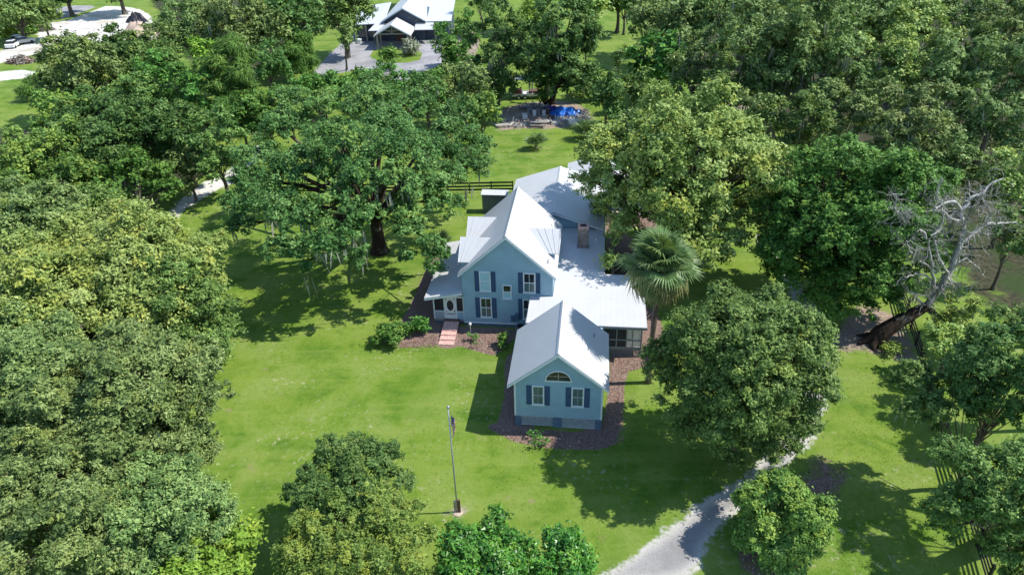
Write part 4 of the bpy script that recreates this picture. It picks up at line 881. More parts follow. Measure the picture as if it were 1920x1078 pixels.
# --- left side
T('broad yellowish-olive crown at the left edge above the darker oaks', 165, 555, 255, 150, 6.4, 'camphor', nl=46, gap=0)
T('green oak crown bulging right onto the lawn below the yellowish tree', 330, 592, 105, 118, 5.2, 'oak', nl=24, gap=0, extra=[(390, 640, 3.5, 2.0), (360, 690, 3.5, 2.0), (400, 600, 3.5, 1.6), (300, 690, 4, 2.2)])
T('largest grey-green oak of the left-hand thicket, its edge against the lawn', 248, 800, 178, 185, 6.4, 'mossoak', nl=40, gap=-.02)
T('dark oak at the left edge with small black gaps in its crown', 60, 770, 175, 160, 6.8, 'mossoak', nl=34, gap=0)
T('dark oak at the bottom left corner showing bare pale twigs', 85, 960, 195, 160, 6.4, 'mossoak', nl=34, gap=.08, twigs=4)
T('rounded dark oak at the lower left between lawn and light green shrub', 295, 965, 140, 120, 5.2, 'mossoak', nl=24, gap=0)
T('green oak at the far left edge below the bluish trees', 20, 660, 130, 105, 6.6, 'mossoak', nl=20, gap=0)
T('low light green broadleaf thicket along the bottom edge at left', 345, 1062, 150, 62, 2.8, 'lime', 'broadleaf_shrub', 'shrub', nl=18, lp=11)
T('dark dense oak on the front lawn casting a shadow to its left', 655, 902, 116, 92, 4.2, 'deep', nl=22, gap=.1)
T('olive-yellow oak at the bottom centre in front of the dark lawn oak', 665, 1035, 158, 78, 3.6, 'olive', nl=22)
T('glossy bright green citrus-like tree at bottom centre, the wider of the two', 905, 1050, 98, 72, 2.7, 'glossy', 'glossy_tree', nl=22, gap=-.04)
T('smaller glossy bright green tree at bottom centre, right of its wider neighbour', 1050, 1052, 68, 60, 2.3, 'glossy', 'glossy_tree', nl=15, gap=-.04)
T('yellow-green rounded bush in a mulch bed beside the gravel drive', 1465, 975, 90, 104, 2.4, 'olive', 'round_bush', 'bush', nl=26, layers=5., gap=-.06, lp=7, extra=[(1465, 985, 2, 1.9), (1465, 1025, 1.2, 1.7), (1435, 1005, 1.4, 1.5), (1497, 1005, 1.4, 1.5), (1450, 930, 3.2, 1.4)])
# --- upper left
T('dark oak with a broad crown above the leaning small tree', 215, 252, 135, 78, 7.5, 'deep', nl=22)
T('olive-tinted tree beside the bright lawn at the left edge', 112, 218, 66, 50, 6.5, 'olive')
T('yellow-green spreading tree at the left edge in front of the dark oak', 92, 322, 112, 82, 6.5, 'olive', nl=20)
T('bluish green tree at the left edge above the yellowish crown', 50, 405, 118, 66, 6.0, 'mossoak', nl=18)
T('small light tree with a thin leaning trunk at the edge of the sand drive', 248, 342, 84, 62, 4.6, 'bright', 'leaning_tree', base=(284, 462), nl=11, gap=.25, trunk=.16)
T('low oak between the leaning tree and the yellowish crown', 190, 398, 76, 48, 4.0, 'oak')
T('dark oak behind the sand drive, left of the big live oak', 345, 262, 62, 72, 6.0, 'deep')
T('green oak overhanging the bend of the sand drive', 405, 285, 62, 78, 6.0, 'oak', gap=.2)
T('bluish small oak just behind the leaning tree', 350, 318, 48, 46, 4.0, 'mossoak')
T('grey-green oak with pale dead limbs above the brush pile', 150, 135, 86, 72, 7.5, 'mossoak', nl=17, gap=.2, twigs=5)
T('green oak with its top against the white sand lot', 235, 118, 78, 56, 6.5, 'deep', nl=15)
T('dark oak with shaded underside next to the bright ditch grass', 120, 178, 48, 40, 4.5, 'oak')
T('small tree between the vine-covered snags and the sand lot', 250, 190, 62, 52, 5.5, 'oak')
T('bright vine-smothered tree, the left one of two upright green columns', 292, 165, 36, 72, 6.0, 'bright', 'vine_covered_tree', nl=10)
T('bright vine-smothered tree, the right one beside the tall pine', 340, 178, 36, 76, 6.0, 'bright', 'vine_covered_tree', nl=10)
T('fluffy bright green pine with long needles left of the parking lot', 428, 148, 62, 72, 8.0, 'pine', 'pine_tree', nl=16, gap=.1)
T('small yellow-flushed tree behind the fluffy pine', 388, 100, 34, 26, 7.5, 'lime', 'yellow_tree')
T('moss-draped oak at the top, leftmost of the oaks left of the barn', 350, 52, 62, 52, 8.5, 'mossoak', 'live_oak', moss=.2)
T('moss-draped oak with pale hanging curtains over the dark gap', 452, 58, 88, 60, 9.0, 'mossoak', 'live_oak', moss=.55, nl=17)
T('dense dark oak standing next to the parking lot', 540, 48, 74, 62, 8.5, 'deep', 'live_oak', moss=.3, nl=15)
T('oak branching over the left roof end of the barn', 640, 25, 66, 38, 8.5, 'oak', 'live_oak', moss=.15)
T('short bright pine beside the split-rail fence', 560, 112, 34, 44, 4.0, 'pine', 'pine_tree')
T('slim tree with a bare trunk standing on the parking lot edge', 645, 70, 24, 34, 7.0, 'mossoak', 'slim_tree', base=(650, 131), nl=6, gap=.3, trunk=.2)
T('grey oak at the top left corner above the shrubs', 30, 28, 62, 34, 6.0, 'mossoak')
T('oak with open branches leaning over the brown brush pile', 78, 25, 34, 26, 6.0, 'oak', gap=.3)
T('round green bush behind the parked white cars', 45, 52, 20, 14, 1.6, 'bright', 'green_bush', 'bush', nl=6)
T('yellow-green bush left of the parked white cars', 12, 62, 18, 13, 1.5, 'lime', 'green_bush', 'bush', nl=6)
T('light green tall weeds bush at the ditch left of the dark oak', 62, 168, 32, 22, 1.6, 'pine', 'weed_bush', 'bush', nl=8)
T('bright upright green tree between the vine-covered trees and the fluffy pine', 378, 190, 40, 62, 6.0, 'bright', 'vine_covered_tree', nl=10)
T('light green tree below the fluffy pine, left of the big live oak', 452, 222, 46, 46, 5.0, 'pine', 'pine_tree', nl=10)
T('dark oak filling the gap behind the split-rail fence', 500, 120, 44, 44, 6.0, 'deep')
T('loose light green tree between the brush pile and the dark oak', 300, 118, 42, 40, 6.0, 'oak', gap=.2, twigs=5)
T('green tree behind the leaning tree and the dark broad oak', 300, 268, 48, 50, 5.5, 'oak')
T('tall grey-green oak between the sand lot and the moss-draped oaks', 292, 85, 40, 40, 7.5, 'mossoak', moss=.3)
# --- behind the big oak
T('light green tree behind the left part of the big live oak', 500, 215, 62, 52, 5.5, 'bright')
T('bright loose tree in front of the parking lot', 600, 170, 62, 36, 4.8, 'bright')
T('bright green tree in front of the grass island', 722, 158, 42, 40, 5.0, 'bright', gap=.2)
T('small leafy tree at the foot of the parking lot, left of the grass island', 675, 150, 26, 20, 4.0, 'bright')
T('small palm-like tuft tree on the grass island by the barn', 727, 106, 22, 15, 2.8, 'bright', 'small_tree', nl=6)
T('leafy green tree behind the right part of the big live oak', 800, 178, 52, 44, 5.2, 'bright')
T('grey-green mossy tree left of the dirt yard', 868, 165, 56, 52, 5.5, 'mossoak', moss=.7, gap=.2)
T('olive small tree overhanging the bright lawn behind the house', 903, 215, 36, 42, 4.5, 'olive', gap=.2)
T('slender light tree right of the barn entrance', 828, 78, 22, 36, 5.5, 'bright', 'slim_tree', base=(829, 118), gap=.3, trunk=.1)
T('slender light tree at the barn right end by the sand yard', 872, 62, 26, 44, 6.0, 'bright', 'slim_tree', gap=.3)
T('round green tree in front of the barn right end', 862, 105, 34, 36, 4.5, 'bright')
T('whitish spiky agave-like bush on the grass island', 773, 93, 20, 12, 1.1, 'silverleaf', 'pale_bush', 'bush', nl=7, gap=0)
# --- top centre
T('tall dark moss-hung oak standing left of the lime green gap', 930, 88, 58, 92, 9.5, 'deep', 'live_oak', moss=.4, nl=15, layers=3.2, extra=[(945, 160, 3.5, 2.6), (918, 180, 2.5, 2.2), (962, 125, 5, 2.4), (900, 150, 4, 2.6)])
TW = T('tall dark twin-trunk oak behind the blue tarp', 1058, 88, 78, 92, 10.0, 'deep', 'live_oak', moss=.3, nl=18, base=(1033, 194), bark_m='darkbark', trunk=.5, layers=3.2, extra=[(1045, 160, 4, 2.6), (1078, 165, 3.5, 2.6), (1012, 140, 5.5, 2.8), (1005, 100, 7, 3.0)])
T('sunny lime green tree in the gap between the tall dark oaks', 990, 45, 26, 40, 6.0, 'lime')
T('light tree at the top edge right of the twin-trunk oak', 1112, 8, 40, 30, 7.0, 'camphor')
MB().tube([(-.9, -.6, -.2), (-.8, -.5, 1.5), (-.5, .2, 4.5), (-.2, 1., 8.)], [.55, .42, .36, .2], 9).build('trunk', M['darkbark'], TW, True)
T('vine-like bright shrub right of the twin trunks', 1098, 152, 36, 34, 3.0, 'bright', 'green_bush', 'bush')
T('dark bushy tree right of the blue tarp', 1138, 182, 44, 46, 4.2, 'deep')
T('oak hung with moss in front of the far sunny lawn', 1212, 38, 46, 38, 8.0, 'mossoak', 'live_oak', moss=.6)
T('magnolia-like tree with pale glossy leaves beside the tall woods', 1238, 118, 66, 58, 6.0, 'bright', 'magnolia_tree', lp=13)
T('slim pale snag tree in the sunny clearing', 1160, 110, 10, 18, 4.0, 'mossoak', 'slim_tree', gap=.4, base=(1158, 150))
T('small tree left of the sunny far clearing', 1098, 62, 26, 28, 6.0, 'oak')
T('light green tree at the far side of the sunny clearing', 1172, 2, 36, 26, 7., 'bright')
T('moss-grey oak between the magnolia-like tree and the clearing', 1262, 52, 40, 46, 8., 'mossoak', 'live_oak', moss=.5)
T('bushy tree in front of the magnolia-like tree', 1192, 168, 36, 34, 3.6, 'oak')
T('low green bush behind the crest of the light yellow-green tree', 1262, 196, 40, 22, 2.2, 'bright', 'green_bush', 'bush')
T('small green tree hiding the right end of the white trailer', 1012, 172, 15, 22, 2.6, 'bright', 'small_tree', nl=6)
# --- right side big trees
T('large light yellow-green tree spreading over the rear of the house', 1282, 340, 192, 156, 8.5, 'camphor', 'camphor_tree', nl=42, gap=.08, trunk=.55, extra=[(1180, 440, 5, 1.9), (1160, 395, 6, 1.7), (1240, 470, 5, 2.1), (1128, 335, 8, 1.8), (1108, 300, 8.5, 1.6), (1320, 480, 5, 2.2), (1400, 450, 5, 2.1), (1150, 490, 4, 1.1), (1085, 335, 8, 1.0), (1125, 288, 9, 2.2), (1160, 300, 9, 2.4)])
T('dense saturated green tree right of the light yellow-green one', 1592, 430, 170, 162, 7.3, 'bright', 'dense_tree', nl=40, gap=-.04, extra=[(1540, 560, 3, 2.0), (1590, 570, 3, 1.8), (1500, 520, 4, 2.2), (1470, 470, 5, 2.0), (1650, 540, 3.5, 1.6)])
T('large full oak beside the gravel drive right of the front wing', 1396, 684, 174, 150, 7.4, 'oak', 'oak_tree', nl=30, layers=3.0, extra=[(1330, 800, 3, 2.0), (1400, 812, 3.2, 2.2), (1470, 795, 3, 2.0), (1520, 730, 4.5, 1.7), (1535, 680, 5.5, 1.4), (1280, 765, 4, 1.6), (1375, 842, 1.8, 1.3), (1435, 835, 2, 1.2), (1245, 700, 5, 1.3)])
T('sparse lower limb foliage of a tree reaching over the fence from the right', 1752, 740, 92, 56, 7.0, 'oak', gap=.2, base=(1850, 985), moss=.15)
T('tall oak at the right edge above the lower right corner', 1888, 700, 108, 112, 9.0, 'deep', gap=.2, nl=26)
T('large oak in the lower right corner with a thick dark trunk', 1872, 940, 128, 140, 8.6, 'oak', 'live_oak', base=(1878, 1010), gap=.24, trunk=.6, moss=.25, nl=26)
T('yellow-green sapling growing by the fence right of the dead tree', 1795, 590, 42, 44, 3.6, 'camphor', 'sapling', gap=.2)
T('light shrubby tree along the fence below the dead trunk', 1778, 645, 52, 36, 3.2, 'camphor', 'sapling', gap=.25)
T('oak at the right edge beside the shaded paddock', 1900, 620, 60, 62, 6.0, 'oak', gap=.2)
T('dark shadowy oak at the bottom right corner', 1925, 1060, 70, 60, 6.5, 'oak', gap=.15)
# --- moss-hung woods, upper right
G = 'moss-hung live oaks of the dense woods at upper right'
GL = 'moss-hung live oak in the dense woods at upper right'
W_ = [(1300, 40, 52, 48, 9, .6, 'oak at the left front of the woods, above the small dirt clearing'), (1305, 118, 44, 52, 8, .5, 'oak hung with dark moss next to the magnolia-like tree'), (1370, 150, 66, 72, 9, .6, 'moss-hung oak at the corner of the woods above the dirt clearing'),
      (1470, 78, 118, 78, 12, .4, 'tall rounded green oak crown rising above the woods at upper right'), (1450, 150, 72, 66, 9.5, .6, GL), (1540, 130, 70, 62, 9.5, .5, GL), (1400, 225, 52, 52, 7, .7, 'oak hanging with moss just behind the light yellow-green tree'), (1490, 228, 64, 52, 8, .7, GL),
      (1590, 205, 66, 52, 8.5, .5, GL), (1640, 120, 72, 56, 9.5, .3, GL), (1690, 232, 92, 70, 9.5, .5, 'rounded oak crown behind the dense saturated green tree'), (1740, 150, 70, 60, 9, .3, GL), (1800, 110, 72, 56, 9, .3, GL), (1880, 150, 66, 62, 9, .2, GL), (1800, 220, 66, 56, 8.5, .4, GL), (1890, 240, 56, 56, 8, .3, GL),
      (1360, 50, 52, 44, 9, .4, GL), (1560, 30, 66, 46, 10, .3, GL), (1640, 45, 60, 44, 10, .3, GL), (1720, 60, 62, 46, 9.5, .3, GL), (1800, 25, 66, 40, 10, .3, GL), (1885, 60, 56, 46, 9.5, .3, GL), (1400, 5, 56, 34, 10, .3, GL), (1490, 0, 52, 28, 10, .3, GL), (1310, -10, 52, 30, 9.5, .3, GL), (1700, 0, 62, 30, 10, .3, GL), (1880, -5, 60, 30, 10, .2, GL), (1240, 5, 46, 32, 9, .5, GL),
      (1840, 330, 56, 50, 6.5, .3, 'dark oak above the bleached dead tree'), (1905, 330, 46, 48, 6.5, .2, 'oak at the right edge above the bleached dead tree'), (1770, 290, 52, 44, 7, .4, 'shaded oak between the dense green tree and the dead tree'), (1900, 430, 40, 46, 5.5, .3, 'shaded oak at the right edge beside the dead tree limbs'), (1330, 180, 34, 36, 6, .6, 'small mossy oak beside the dirt clearing')]
ORD = ['first', 'second', 'third', 'fourth', 'fifth', 'sixth', 'seventh', 'eighth', 'ninth']
ROWS = [(-99, 12, 'in the top row of the woods'), (12, 75, 'in the second row of the woods'), (75, 175, 'in the middle of the woods'), (175, 400, 'in the front fringe of the woods')]
for lo_, hi_, nm in ROWS:
    rowt = sorted([k for k, q in enumerate(W_) if q[6] == GL and lo_ <= q[1] < hi_], key=lambda k: W_[k][0])
    for r_, k in enumerate(rowt): W_[k] = W_[k][:6] + (f'moss-hung oak {nm}, {ORD[r_]} from the left',)
for i, (x, y, a, b, h, ms, lb) in enumerate(W_):
    T(lb, x, y + 4, a * (1.0, 1.3, 1.1, 1.22)[i % 4], b * (1.1, 1.35, 1.15, 1.25)[i % 4], h * (.9, 1.12, 1., 1.05)[i % 4], ('mossoak', 'mossoak', 'oak', 'mossoak', 'camphor' if i % 2 else 'mossoak')[i % 5], 'live_oak', 'tree', G, moss=ms * 1.1, nl=12, gap=.12)
G2 = 'oaks along the top edge beyond the barn'
for x, y, a, b, h, lb in ((120, -22, 60, 26, 7, 'oak at the top edge shading the left end of the sand lot'), (220, -25, 60, 26, 7, 'oak at the top edge above the middle of the sand lot'), (310, -15, 40, 26, 8, 'oak at the top edge behind the tan spoil heap'), (760, -45, 60, 24, 8, 'oak behind the roof ridge of the barn'),
        (420, -15, 60, 30, 9, 'oak at the top edge behind the moss-curtained oak'), (500, -20, 60, 30, 9, 'oak at the top edge behind the dense oak by the parking lot'), (590, -20, 60, 30, 9, 'oak at the top edge left of the barn roof'), (900, -5, 30, 26, 8, 'oak at the top edge right of the barn'),
        (1000, -20, 50, 30, 9, 'oak at the top edge behind the lime green tree'), (1080, -15, 50, 28, 9, 'oak at the top edge behind the twin-trunk oak'), (1160, -20, 50, 28, 9, 'oak at the top edge above the far sunny clearing')):
    T(lb, x, y, a, b, h, 'oak', 'oak_tree', 'tree', G2, nl=10)
T('oak just beyond the right edge, shading the paddock behind the dead tree', 2010, 470, 90, 80, 8.5, 'oak')
T('oak just beyond the right edge, below the paddock', 2030, 610, 90, 80, 8.5, 'oak')
T('low dark oak in the shade right of the dense saturated green tree', 1745, 385, 48, 46, 5., 'mossoak', moss=.4)
T('oak just beyond the right edge beside the lower end of the board fence', 2040, 800, 110, 100, 9.0, 'oak')
# --- shrubs by the house
T('rounded bright green shrub cluster at the corner of the mulch bed', 727, 626, 33, 20, .85, 'bright', 'garden_shrub', 'shrub', nl=11, lp=6, layers=5, gap=-.06, trunk=.04)
T('small round green shrub nearer the porch steps', 786, 610, 17, 17, .85, 'bright', 'garden_shrub', 'shrub', nl=8, lp=6, layers=5, gap=-.06, trunk=.04)
T('small round shrub tucked between the larger shrub and the porch', 757, 618, 12, 13, .8, 'bright', 'garden_shrub', 'shrub', nl=6, lp=6, layers=5, gap=-.06, trunk=.04)
T('little shrub in the shade left of the front wing', 942, 640, 8, 12, .5, 'bright', 'garden_shrub', 'shrub', nl=5, lp=7, layers=4, gap=0, trunk=.03)
T('shrub growing against the palm trunk beside the mulch', 1262, 640, 30, 40, 1.4, 'bright', 'garden_shrub', 'shrub', nl=9)
T('low weedy growth in the mulch right of the steps', 885, 640, 20, 5, .18, 'bright', 'ground_plant', 'plant', nl=9, lp=5, layers=2, gap=.3, trunk=.02)
T('low weeds at the front edge of the wing mulch bed', 1010, 826, 34, 6, .15, 'bright', 'ground_plant', 'plant', nl=9, lp=5, layers=1.5, gap=.4, trunk=.02)
T('dry tan weeds heaped against the dead tree base', 1672, 655, 22, 12, .3, 'olive', 'ground_plant', 'plant', nl=9, lp=7, layers=2, gap=.2, trunk=.02)

# ------------------------------------------------------------------ palms
def fan_leaf(name, n=26, blade=1.0, stalk=.9, droop=.45, seed=0):
    """costapalmate leaf: stalk along +x then a fan of split blades"""
    m = MB(); rg_ = random.Random(seed); m.tube([(0, 0, 0), (stalk * .5, 0, .06), (stalk, 0, 0)], [.03, .024, .018], 4, False); A = []
    for i in range(n):
        a = R(-118 + 236 * i / (n - 1)); L_ = blade * (1 - .30 * abs(a) / R(118)) * rg_.uniform(.9, 1.08); d = np.array([math.cos(a), math.sin(a), 0]); pr = np.array([-d[1], d[0], 0]); w0 = .036 * blade
        p0 = np.array([stalk - .02, 0, 0]); fold = .10 * abs(math.sin(a)) * blade
        p1 = p0 + d * L_ * .55 + np.array([0, 0, fold]); p2 = p0 + d * L_ * (.97 - droop * .2) + np.array([0, 0, fold - L_ * droop * rg_.uniform(.5, 1.1)])
        m.add([p0 - pr * .006, p0 + pr * .006, p1 + pr * w0 + np.array([0, 0, -.012]), p1 + np.array([0, 0, .02]), p1 - pr * w0 + np.array([0, 0, -.012]), p2], [(0, 1, 2, 3), (0, 3, 4), (4, 3, 5), (3, 2, 5)])
    me = m.mesh(name); a_ = me.attributes.new('leaf', 'FLOAT_COLOR', 'POINT'); rn = np.random.default_rng(seed); k = len(me.vertices)
    arr = np.zeros((k, 4)); arr[:, 0] = rn.uniform(.3, .8, k); arr[:, 3] = 1; a_.data.foreach_set('color', arr.ravel().astype(np.float32)); me.materials.append(M['palm']); return me
def place_frond(me, root, org, az, el, sc, rg_, roll=None):
    o = link('frond', me, root); d = Vector((math.cos(az) * math.cos(el), math.sin(az) * math.cos(el), math.sin(el)))
    q = d.to_track_quat('X', 'Z'); o.rotation_mode = 'QUATERNION'; o.rotation_quaternion = q; o.location = tuple(org); o.scale = (sc, sc, sc); return o
PB = gp(1215, 717); pc = onY(1238, 500, PB[1]) ; ph = pc[2]
palm = empty('sabal_palm', PB, 0, 'tall fan palm with a slim trunk beside the low house roof', 'palm tree')
top = pc - PB; m = MB(); pts = bez(np.array([0, 0, -.1]), np.array([.0, 0, ph * .5]), top + np.array([0, 0, -.35]), 14); rad = [.27 if i == 0 else .2 + .012 * (i % 2) for i in range(14)]; m.tube(pts, rad, 12); m.build('trunk', M['palmbark'], palm, True)
rg = random.Random(21)
bt = MB()
for i in range(46):
    a = rg.uniform(0, 6.28); z = top[2] - .35 - rg.uniform(.0, 1.6); p = np.array([top[0] * (z / top[2]) + .17 * math.cos(a), .17 * math.sin(a), z]); bt.tube([p, p + np.array([.18 * math.cos(a), .18 * math.sin(a), .26])], [.045, .02], 4)
bt.build('leaf_boots', M['palmbark'], palm)
fm = [fan_leaf('frond', 30, 1.25, 1.05, .28, s_) for s_ in (1, 2, 3)]; fd = [fan_leaf('frond', 26, 1.15, .95, .75, s_) for s_ in (4, 5)]
dry = fd[0].copy(); dm_ = leaf_mat('dry_palm_leaf', (.16, .13, .075), (.27, .22, .13), (.38, .33, .22), (.4, .36, .2), .8, .1, .1); dry.materials.clear(); dry.materials.append(dm_)
mixm = fd[1].copy(); mixm.materials.clear(); mixm.materials.append(leaf_mat('ageing_palm_leaf', (.12, .135, .045), (.25, .25, .09), (.36, .34, .15), (.42, .38, .15), .6, .15, .3))
for i in range(96):
    t_ = i / 95; el = R(86 - 162 * t_ ** .95 + rg.uniform(-14, 14)); az = i * 2.39996 + rg.uniform(-.2, .2)
    me = rg.choice(fm) if t_ < .46 else (rg.choice([fd[1], mixm, fm[1], mixm]) if t_ < .70 else rg.choice([mixm, dry]))
    place_frond(me, palm, top + np.array([0, 0, -.3 + .25 * (1 - t_)]), az, el, rg.uniform(1.0, 1.6) * (1.0 if t_ < .6 else .95), rg)
def small_palm(label, x, y, sc, n, seed):
    b = gp(x, y); r = empty('palmetto', b, 0, label, 'palmetto'); rg_ = random.Random(seed); s_ = fan_leaf('frond', 16, .9, .8, .3, seed)
    MB().tube([(0, 0, -.1), (0, 0, .35 * sc)], .14 * sc, 8).build('trunk', M['palmbark'], r)
    for i in range(n): place_frond(s_, r, (0, 0, .3 * sc), i * 2.39996, R(rg_.uniform(8, 75)), sc * rg_.uniform(.8, 1.1), rg_)
    return r
small_palm('small fan palm standing alone on the sunny lawn behind the house', 1005, 280, 1.35, 26, 2)
small_palm('palmetto at the edge of the light yellow-green tree by the tarp', 1100, 262, 1.7, 30, 3)
small_palm('dark palmetto between the big live oak and the porch', 828, 470, 1.2, 24, 4)
small_palm('small palmetto in the dim gap beside the sand drive bend', 395, 262, 1.2, 18, 5)

# ------------------------------------------------------------------ dead tree
DB = gp(1640, 642); DY = DB[1]
dt = empty('dead_tree', DB, 0, 'leaning dead tree with bleached bare limbs beside the board fence', 'dead tree')
rg = np.random.default_rng(77)
def dpath(pts, dy0=0., dy1=0.):
    n = len(pts); return [onY(x, y, DY + dy0 + (dy1 - dy0) * i / max(1, n - 1)) - DB for i, (x, y) in enumerate(pts)]
tk = MB(); P = dpath([(1640, 642), (1655, 622), (1680, 606), (1708, 590), (1737, 574)], 0, .6); P[0] = np.array([0, 0, -.2]); tk.tube(P, [.95, .68, .56, .48, .38], 12)
for a in np.linspace(0, 6.28, 7)[:-1]: tk.tube([np.array([.3 * math.cos(a), .3 * math.sin(a), .5]), np.array([1.0 * math.cos(a), .9 * math.sin(a), .12]), np.array([1.7 * math.cos(a + .2), 1.5 * math.sin(a + .2), -.1])], [.34, .24, .06], 7, False)
tk.tube(dpath([(1735, 575), (1752, 588), (1771, 603)], .6, .2), [.30, .22, .14], 8)
tk.build('trunk', M['darkbark'], dt, True)
LIMBS = [([(1737, 574), (1762, 545), (1785, 502), (1800, 460), (1806, 420), (1803, 395)], .34, .13, .6, 1.5), ([(1803, 395), (1790, 378), (1766, 382), (1748, 393)], .12, .05, 1.5, .5), ([(1768, 381), (1756, 366), (1760, 350), (1765, 333)], .09, .03, 1.0, .6),
         ([(1803, 395), (1815, 375), (1835, 366), (1852, 350), (1882, 334)], .13, .03, 1.5, 2.4), ([(1801, 458), (1826, 436), (1850, 421), (1876, 418), (1906, 417)], .15, .03, 1.4, 2.8), ([(1850, 421), (1856, 398), (1845, 380), (1838, 374)], .07, .02, 2.0, 2.6),
         ([(1742, 568), (1752, 530), (1748, 500), (1742, 448)], .12, .05, .6, -.6), ([(1736, 448), (1714, 422), (1692, 410), (1680, 396), (1681, 364)], .09, .025, -.5, -1.4), ([(1692, 410), (1688, 404), (1700, 400), (1708, 408)], .05, .02, -1.1, -1.6),
         ([(1755, 512), (1735, 495), (1712, 476), (1700, 458), (1706, 450)], .10, .025, .5, -1.6), ([(1762, 545), (1742, 522), (1716, 512), (1700, 521)], .10, .03, .6, -.8), ([(1787, 500), (1812, 484), (1832, 500), (1843, 516)], .09, .02, 1., 1.8), ([(1745, 442), (1762, 432), (1768, 408), (1766, 390)], .07, .02, -.3, .6),
         ([(1806, 420), (1788, 412), (1772, 398), (1754, 390)], .10, .03, 1.4, .4), ([(1764, 542), (1775, 520), (1768, 497), (1756, 470), (1752, 440)], .13, .05, .6, .1), ([(1737, 574), (1716, 556), (1700, 540), (1688, 528)], .10, .03, .6, -.4), ([(1832, 432), (1852, 441), (1852, 462)], .06, .02, 1.8, 2.2), ([(1845, 424), (1850, 400), (1838, 386)], .05, .02, 2., 1.6)]
tw = []
def twig(mb, p, d, L_, r, depth):
    """a crooked dead branch that forks"""
    P = [p]; dd = d
    for k in range(4): dd = unit(dd + rg.normal(size=3) * .45); P.append(P[-1] + dd * L_ / 4)
    mb.tube(P, [r, r * .8, r * .62, r * .45, .008], 5, False); tw.append(P[2])
    if depth:
        for k in (2, 3, 4):
            if rg.uniform() < .75: twig(mb, P[k], unit(dd + rg.normal(size=3) * .9), L_ * rg.uniform(.35, .6), r * .5, depth - 1)
for pts, r0, r1, y0, y1 in LIMBS:
    Q = dpath(pts, y0, y1); k = 3; F_ = [Q[0]]
    for a, b in zip(Q[:-1], Q[1:]):
        for j in range(1, k + 1): F_.append(a + (b - a) * j / k + rg.normal(size=3) * .07 * (j < k))
    n = len(F_); r0, r1 = r0 * (.85 if r0 > .3 else 1.05), r1 * 1.15 + .014; lm = MB(); lm.tube(F_, list(np.linspace(r0, r1, n)), 7, False)
    for i in range(2, n):
        rr = max(.018, (r0 + (r1 - r0) * i / n) * .34)
        for _ in range(rg.integers(1, 4)): twig(lm, F_[i], unit(rg.normal(size=3) + np.array([0, 0, .15])), rg.uniform(.5, 1.7), rr * .95, 2)
        tw.append(F_[i])
    lm.build('limb', M['deadwood'], dt, True)
mossl = [(*p, .35) for p in tw if rg.uniform() < .05]
mv = make_moss(mossl, rg, 3.5, 23, .5, .55)
if mv is not None: n = len(mv) // 4; tag(link('spanish_moss', quads_to_mesh('spanish_moss', mv, M['moss'], rg.uniform(.3, 1., n), np.zeros(n)), dt), kind='stuff')

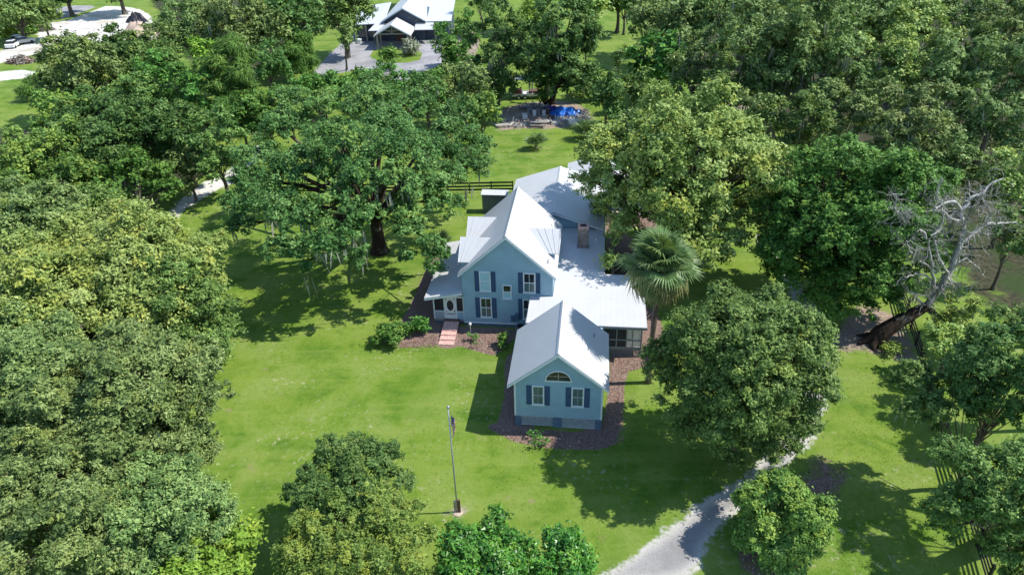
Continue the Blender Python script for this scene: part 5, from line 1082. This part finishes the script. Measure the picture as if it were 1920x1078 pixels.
# ------------------------------------------------------------------ lawn blades and bed chips
def in_poly(pts, px): return poly_sd(pts, np.array([gp(x, y)[:2] for x, y in px]))
def tufts(name, px, n, L, seed, mat, avoid=(), flatn=False, zc=.0):
    rng = np.random.default_rng(seed); W = np.array([gp(x, y)[:2] for x, y in px]); lo, hi = W.min(0), W.max(0); P = rng.uniform(lo, hi, (int(n * 2.2), 2)); P = P[poly_sd(P, W) > 0][:n]
    for av in avoid: P = P[in_poly(P, av) < -.15]
    k = len(P); c = np.concatenate([P, np.zeros((k, 1))], 1); a = rng.uniform(0, 6.28, k); l = L * rng.uniform(.5, 1.5, k)
    if flatn:
        nr = unit(np.stack([rng.normal(size=k) * .35, rng.normal(size=k) * .35, np.ones(k)], 1)); c[:, 2] = zc + rng.uniform(.005, .03, k); V = leaf_quads(c, nr, np.stack([np.cos(a), np.sin(a), 0 * a], 1), l, l * .45, .1)
    else:
        b = np.stack([np.cos(a), np.sin(a), 0 * a], 1) * (l * .55)[:, None]; lean = rng.normal(size=(k, 3)) * .95 * l[:, None]; lean[:, 2] = l * .45
        V = np.stack([c - b * .8, c + b * .8, c + lean + b * .35, c + lean - b * .35], 1).reshape(-1, 3)
    o = link(name, quads_to_mesh(name, V, mat, rng.normal(size=k) * .22 + .5, (rng.uniform(size=k) < .06) * rng.uniform(.3, 1, k)), None); tag(o, kind='stuff'); return o
DRIVE = [(1090, 1100), (1160, 1048), (1230, 1000), (1300, 945), (1370, 905), (1430, 850), (1475, 800), (1490, 740), (1565, 720), (1545, 790), (1520, 840), (1480, 880), (1420, 940), (1340, 1000), (1310, 1100)]
HOUSE_ = [(735, 655), (700, 632), (790, 520), (835, 440), (1050, 440), (1250, 560), (1245, 690), (1168, 700), (1168, 830), (1120, 848), (1030, 845), (915, 800), (930, 670), (850, 655)]
tag(tufts('grass', [(330, 420), (440, 410), (830, 420), (800, 520), (1400, 800), (1400, 900), (1100, 1078), (380, 1085), (420, 620)], 42000, .040, 4, M['grassblade'], (DRIVE, HOUSE_)), 'short mown grass blades of the front lawn', None)
tufts('grass', [(1560, 660), (1700, 690), (1790, 900), (1830, 1080), (1500, 1085), (1540, 830)], 10000, .040, 5, M['grassblade'], (DRIVE,))
tufts('grass', [(1610, 505), (1650, 520), (1690, 590), (1640, 565), (1605, 560)], 1500, .04, 6, M['grassblade'])
chipm = leaf_mat('wood_chips', (.10, .06, .045), (.24, .155, .12), (.42, .31, .26), (.5, .42, .36), .9, .02, .1)
tufts('wood_chips', [(910, 800), (960, 805), (1125, 815), (1142, 735), (1142, 670), (1235, 670), (1200, 692), (1172, 700), (1168, 830), (1120, 845), (1030, 842), (960, 828)], 9000, .13, 7, chipm, (), True)
tufts('wood_chips', [(738, 652), (818, 625), (818, 652)], 1500, .12, 8, chipm, (), True)
tufts('wood_chips', [(858, 625), (965, 620), (930, 668), (905, 662), (870, 652)], 3000, .12, 9, chipm, (), True)
tufts('leaf_litter', [(1500, 890), (1540, 850), (1590, 880), (1575, 930), (1550, 1000), (1490, 1085), (1390, 1085), (1380, 1020)], 4000, .14, 10, chipm, (), True)
print('leaf cards', LEAVES[0])
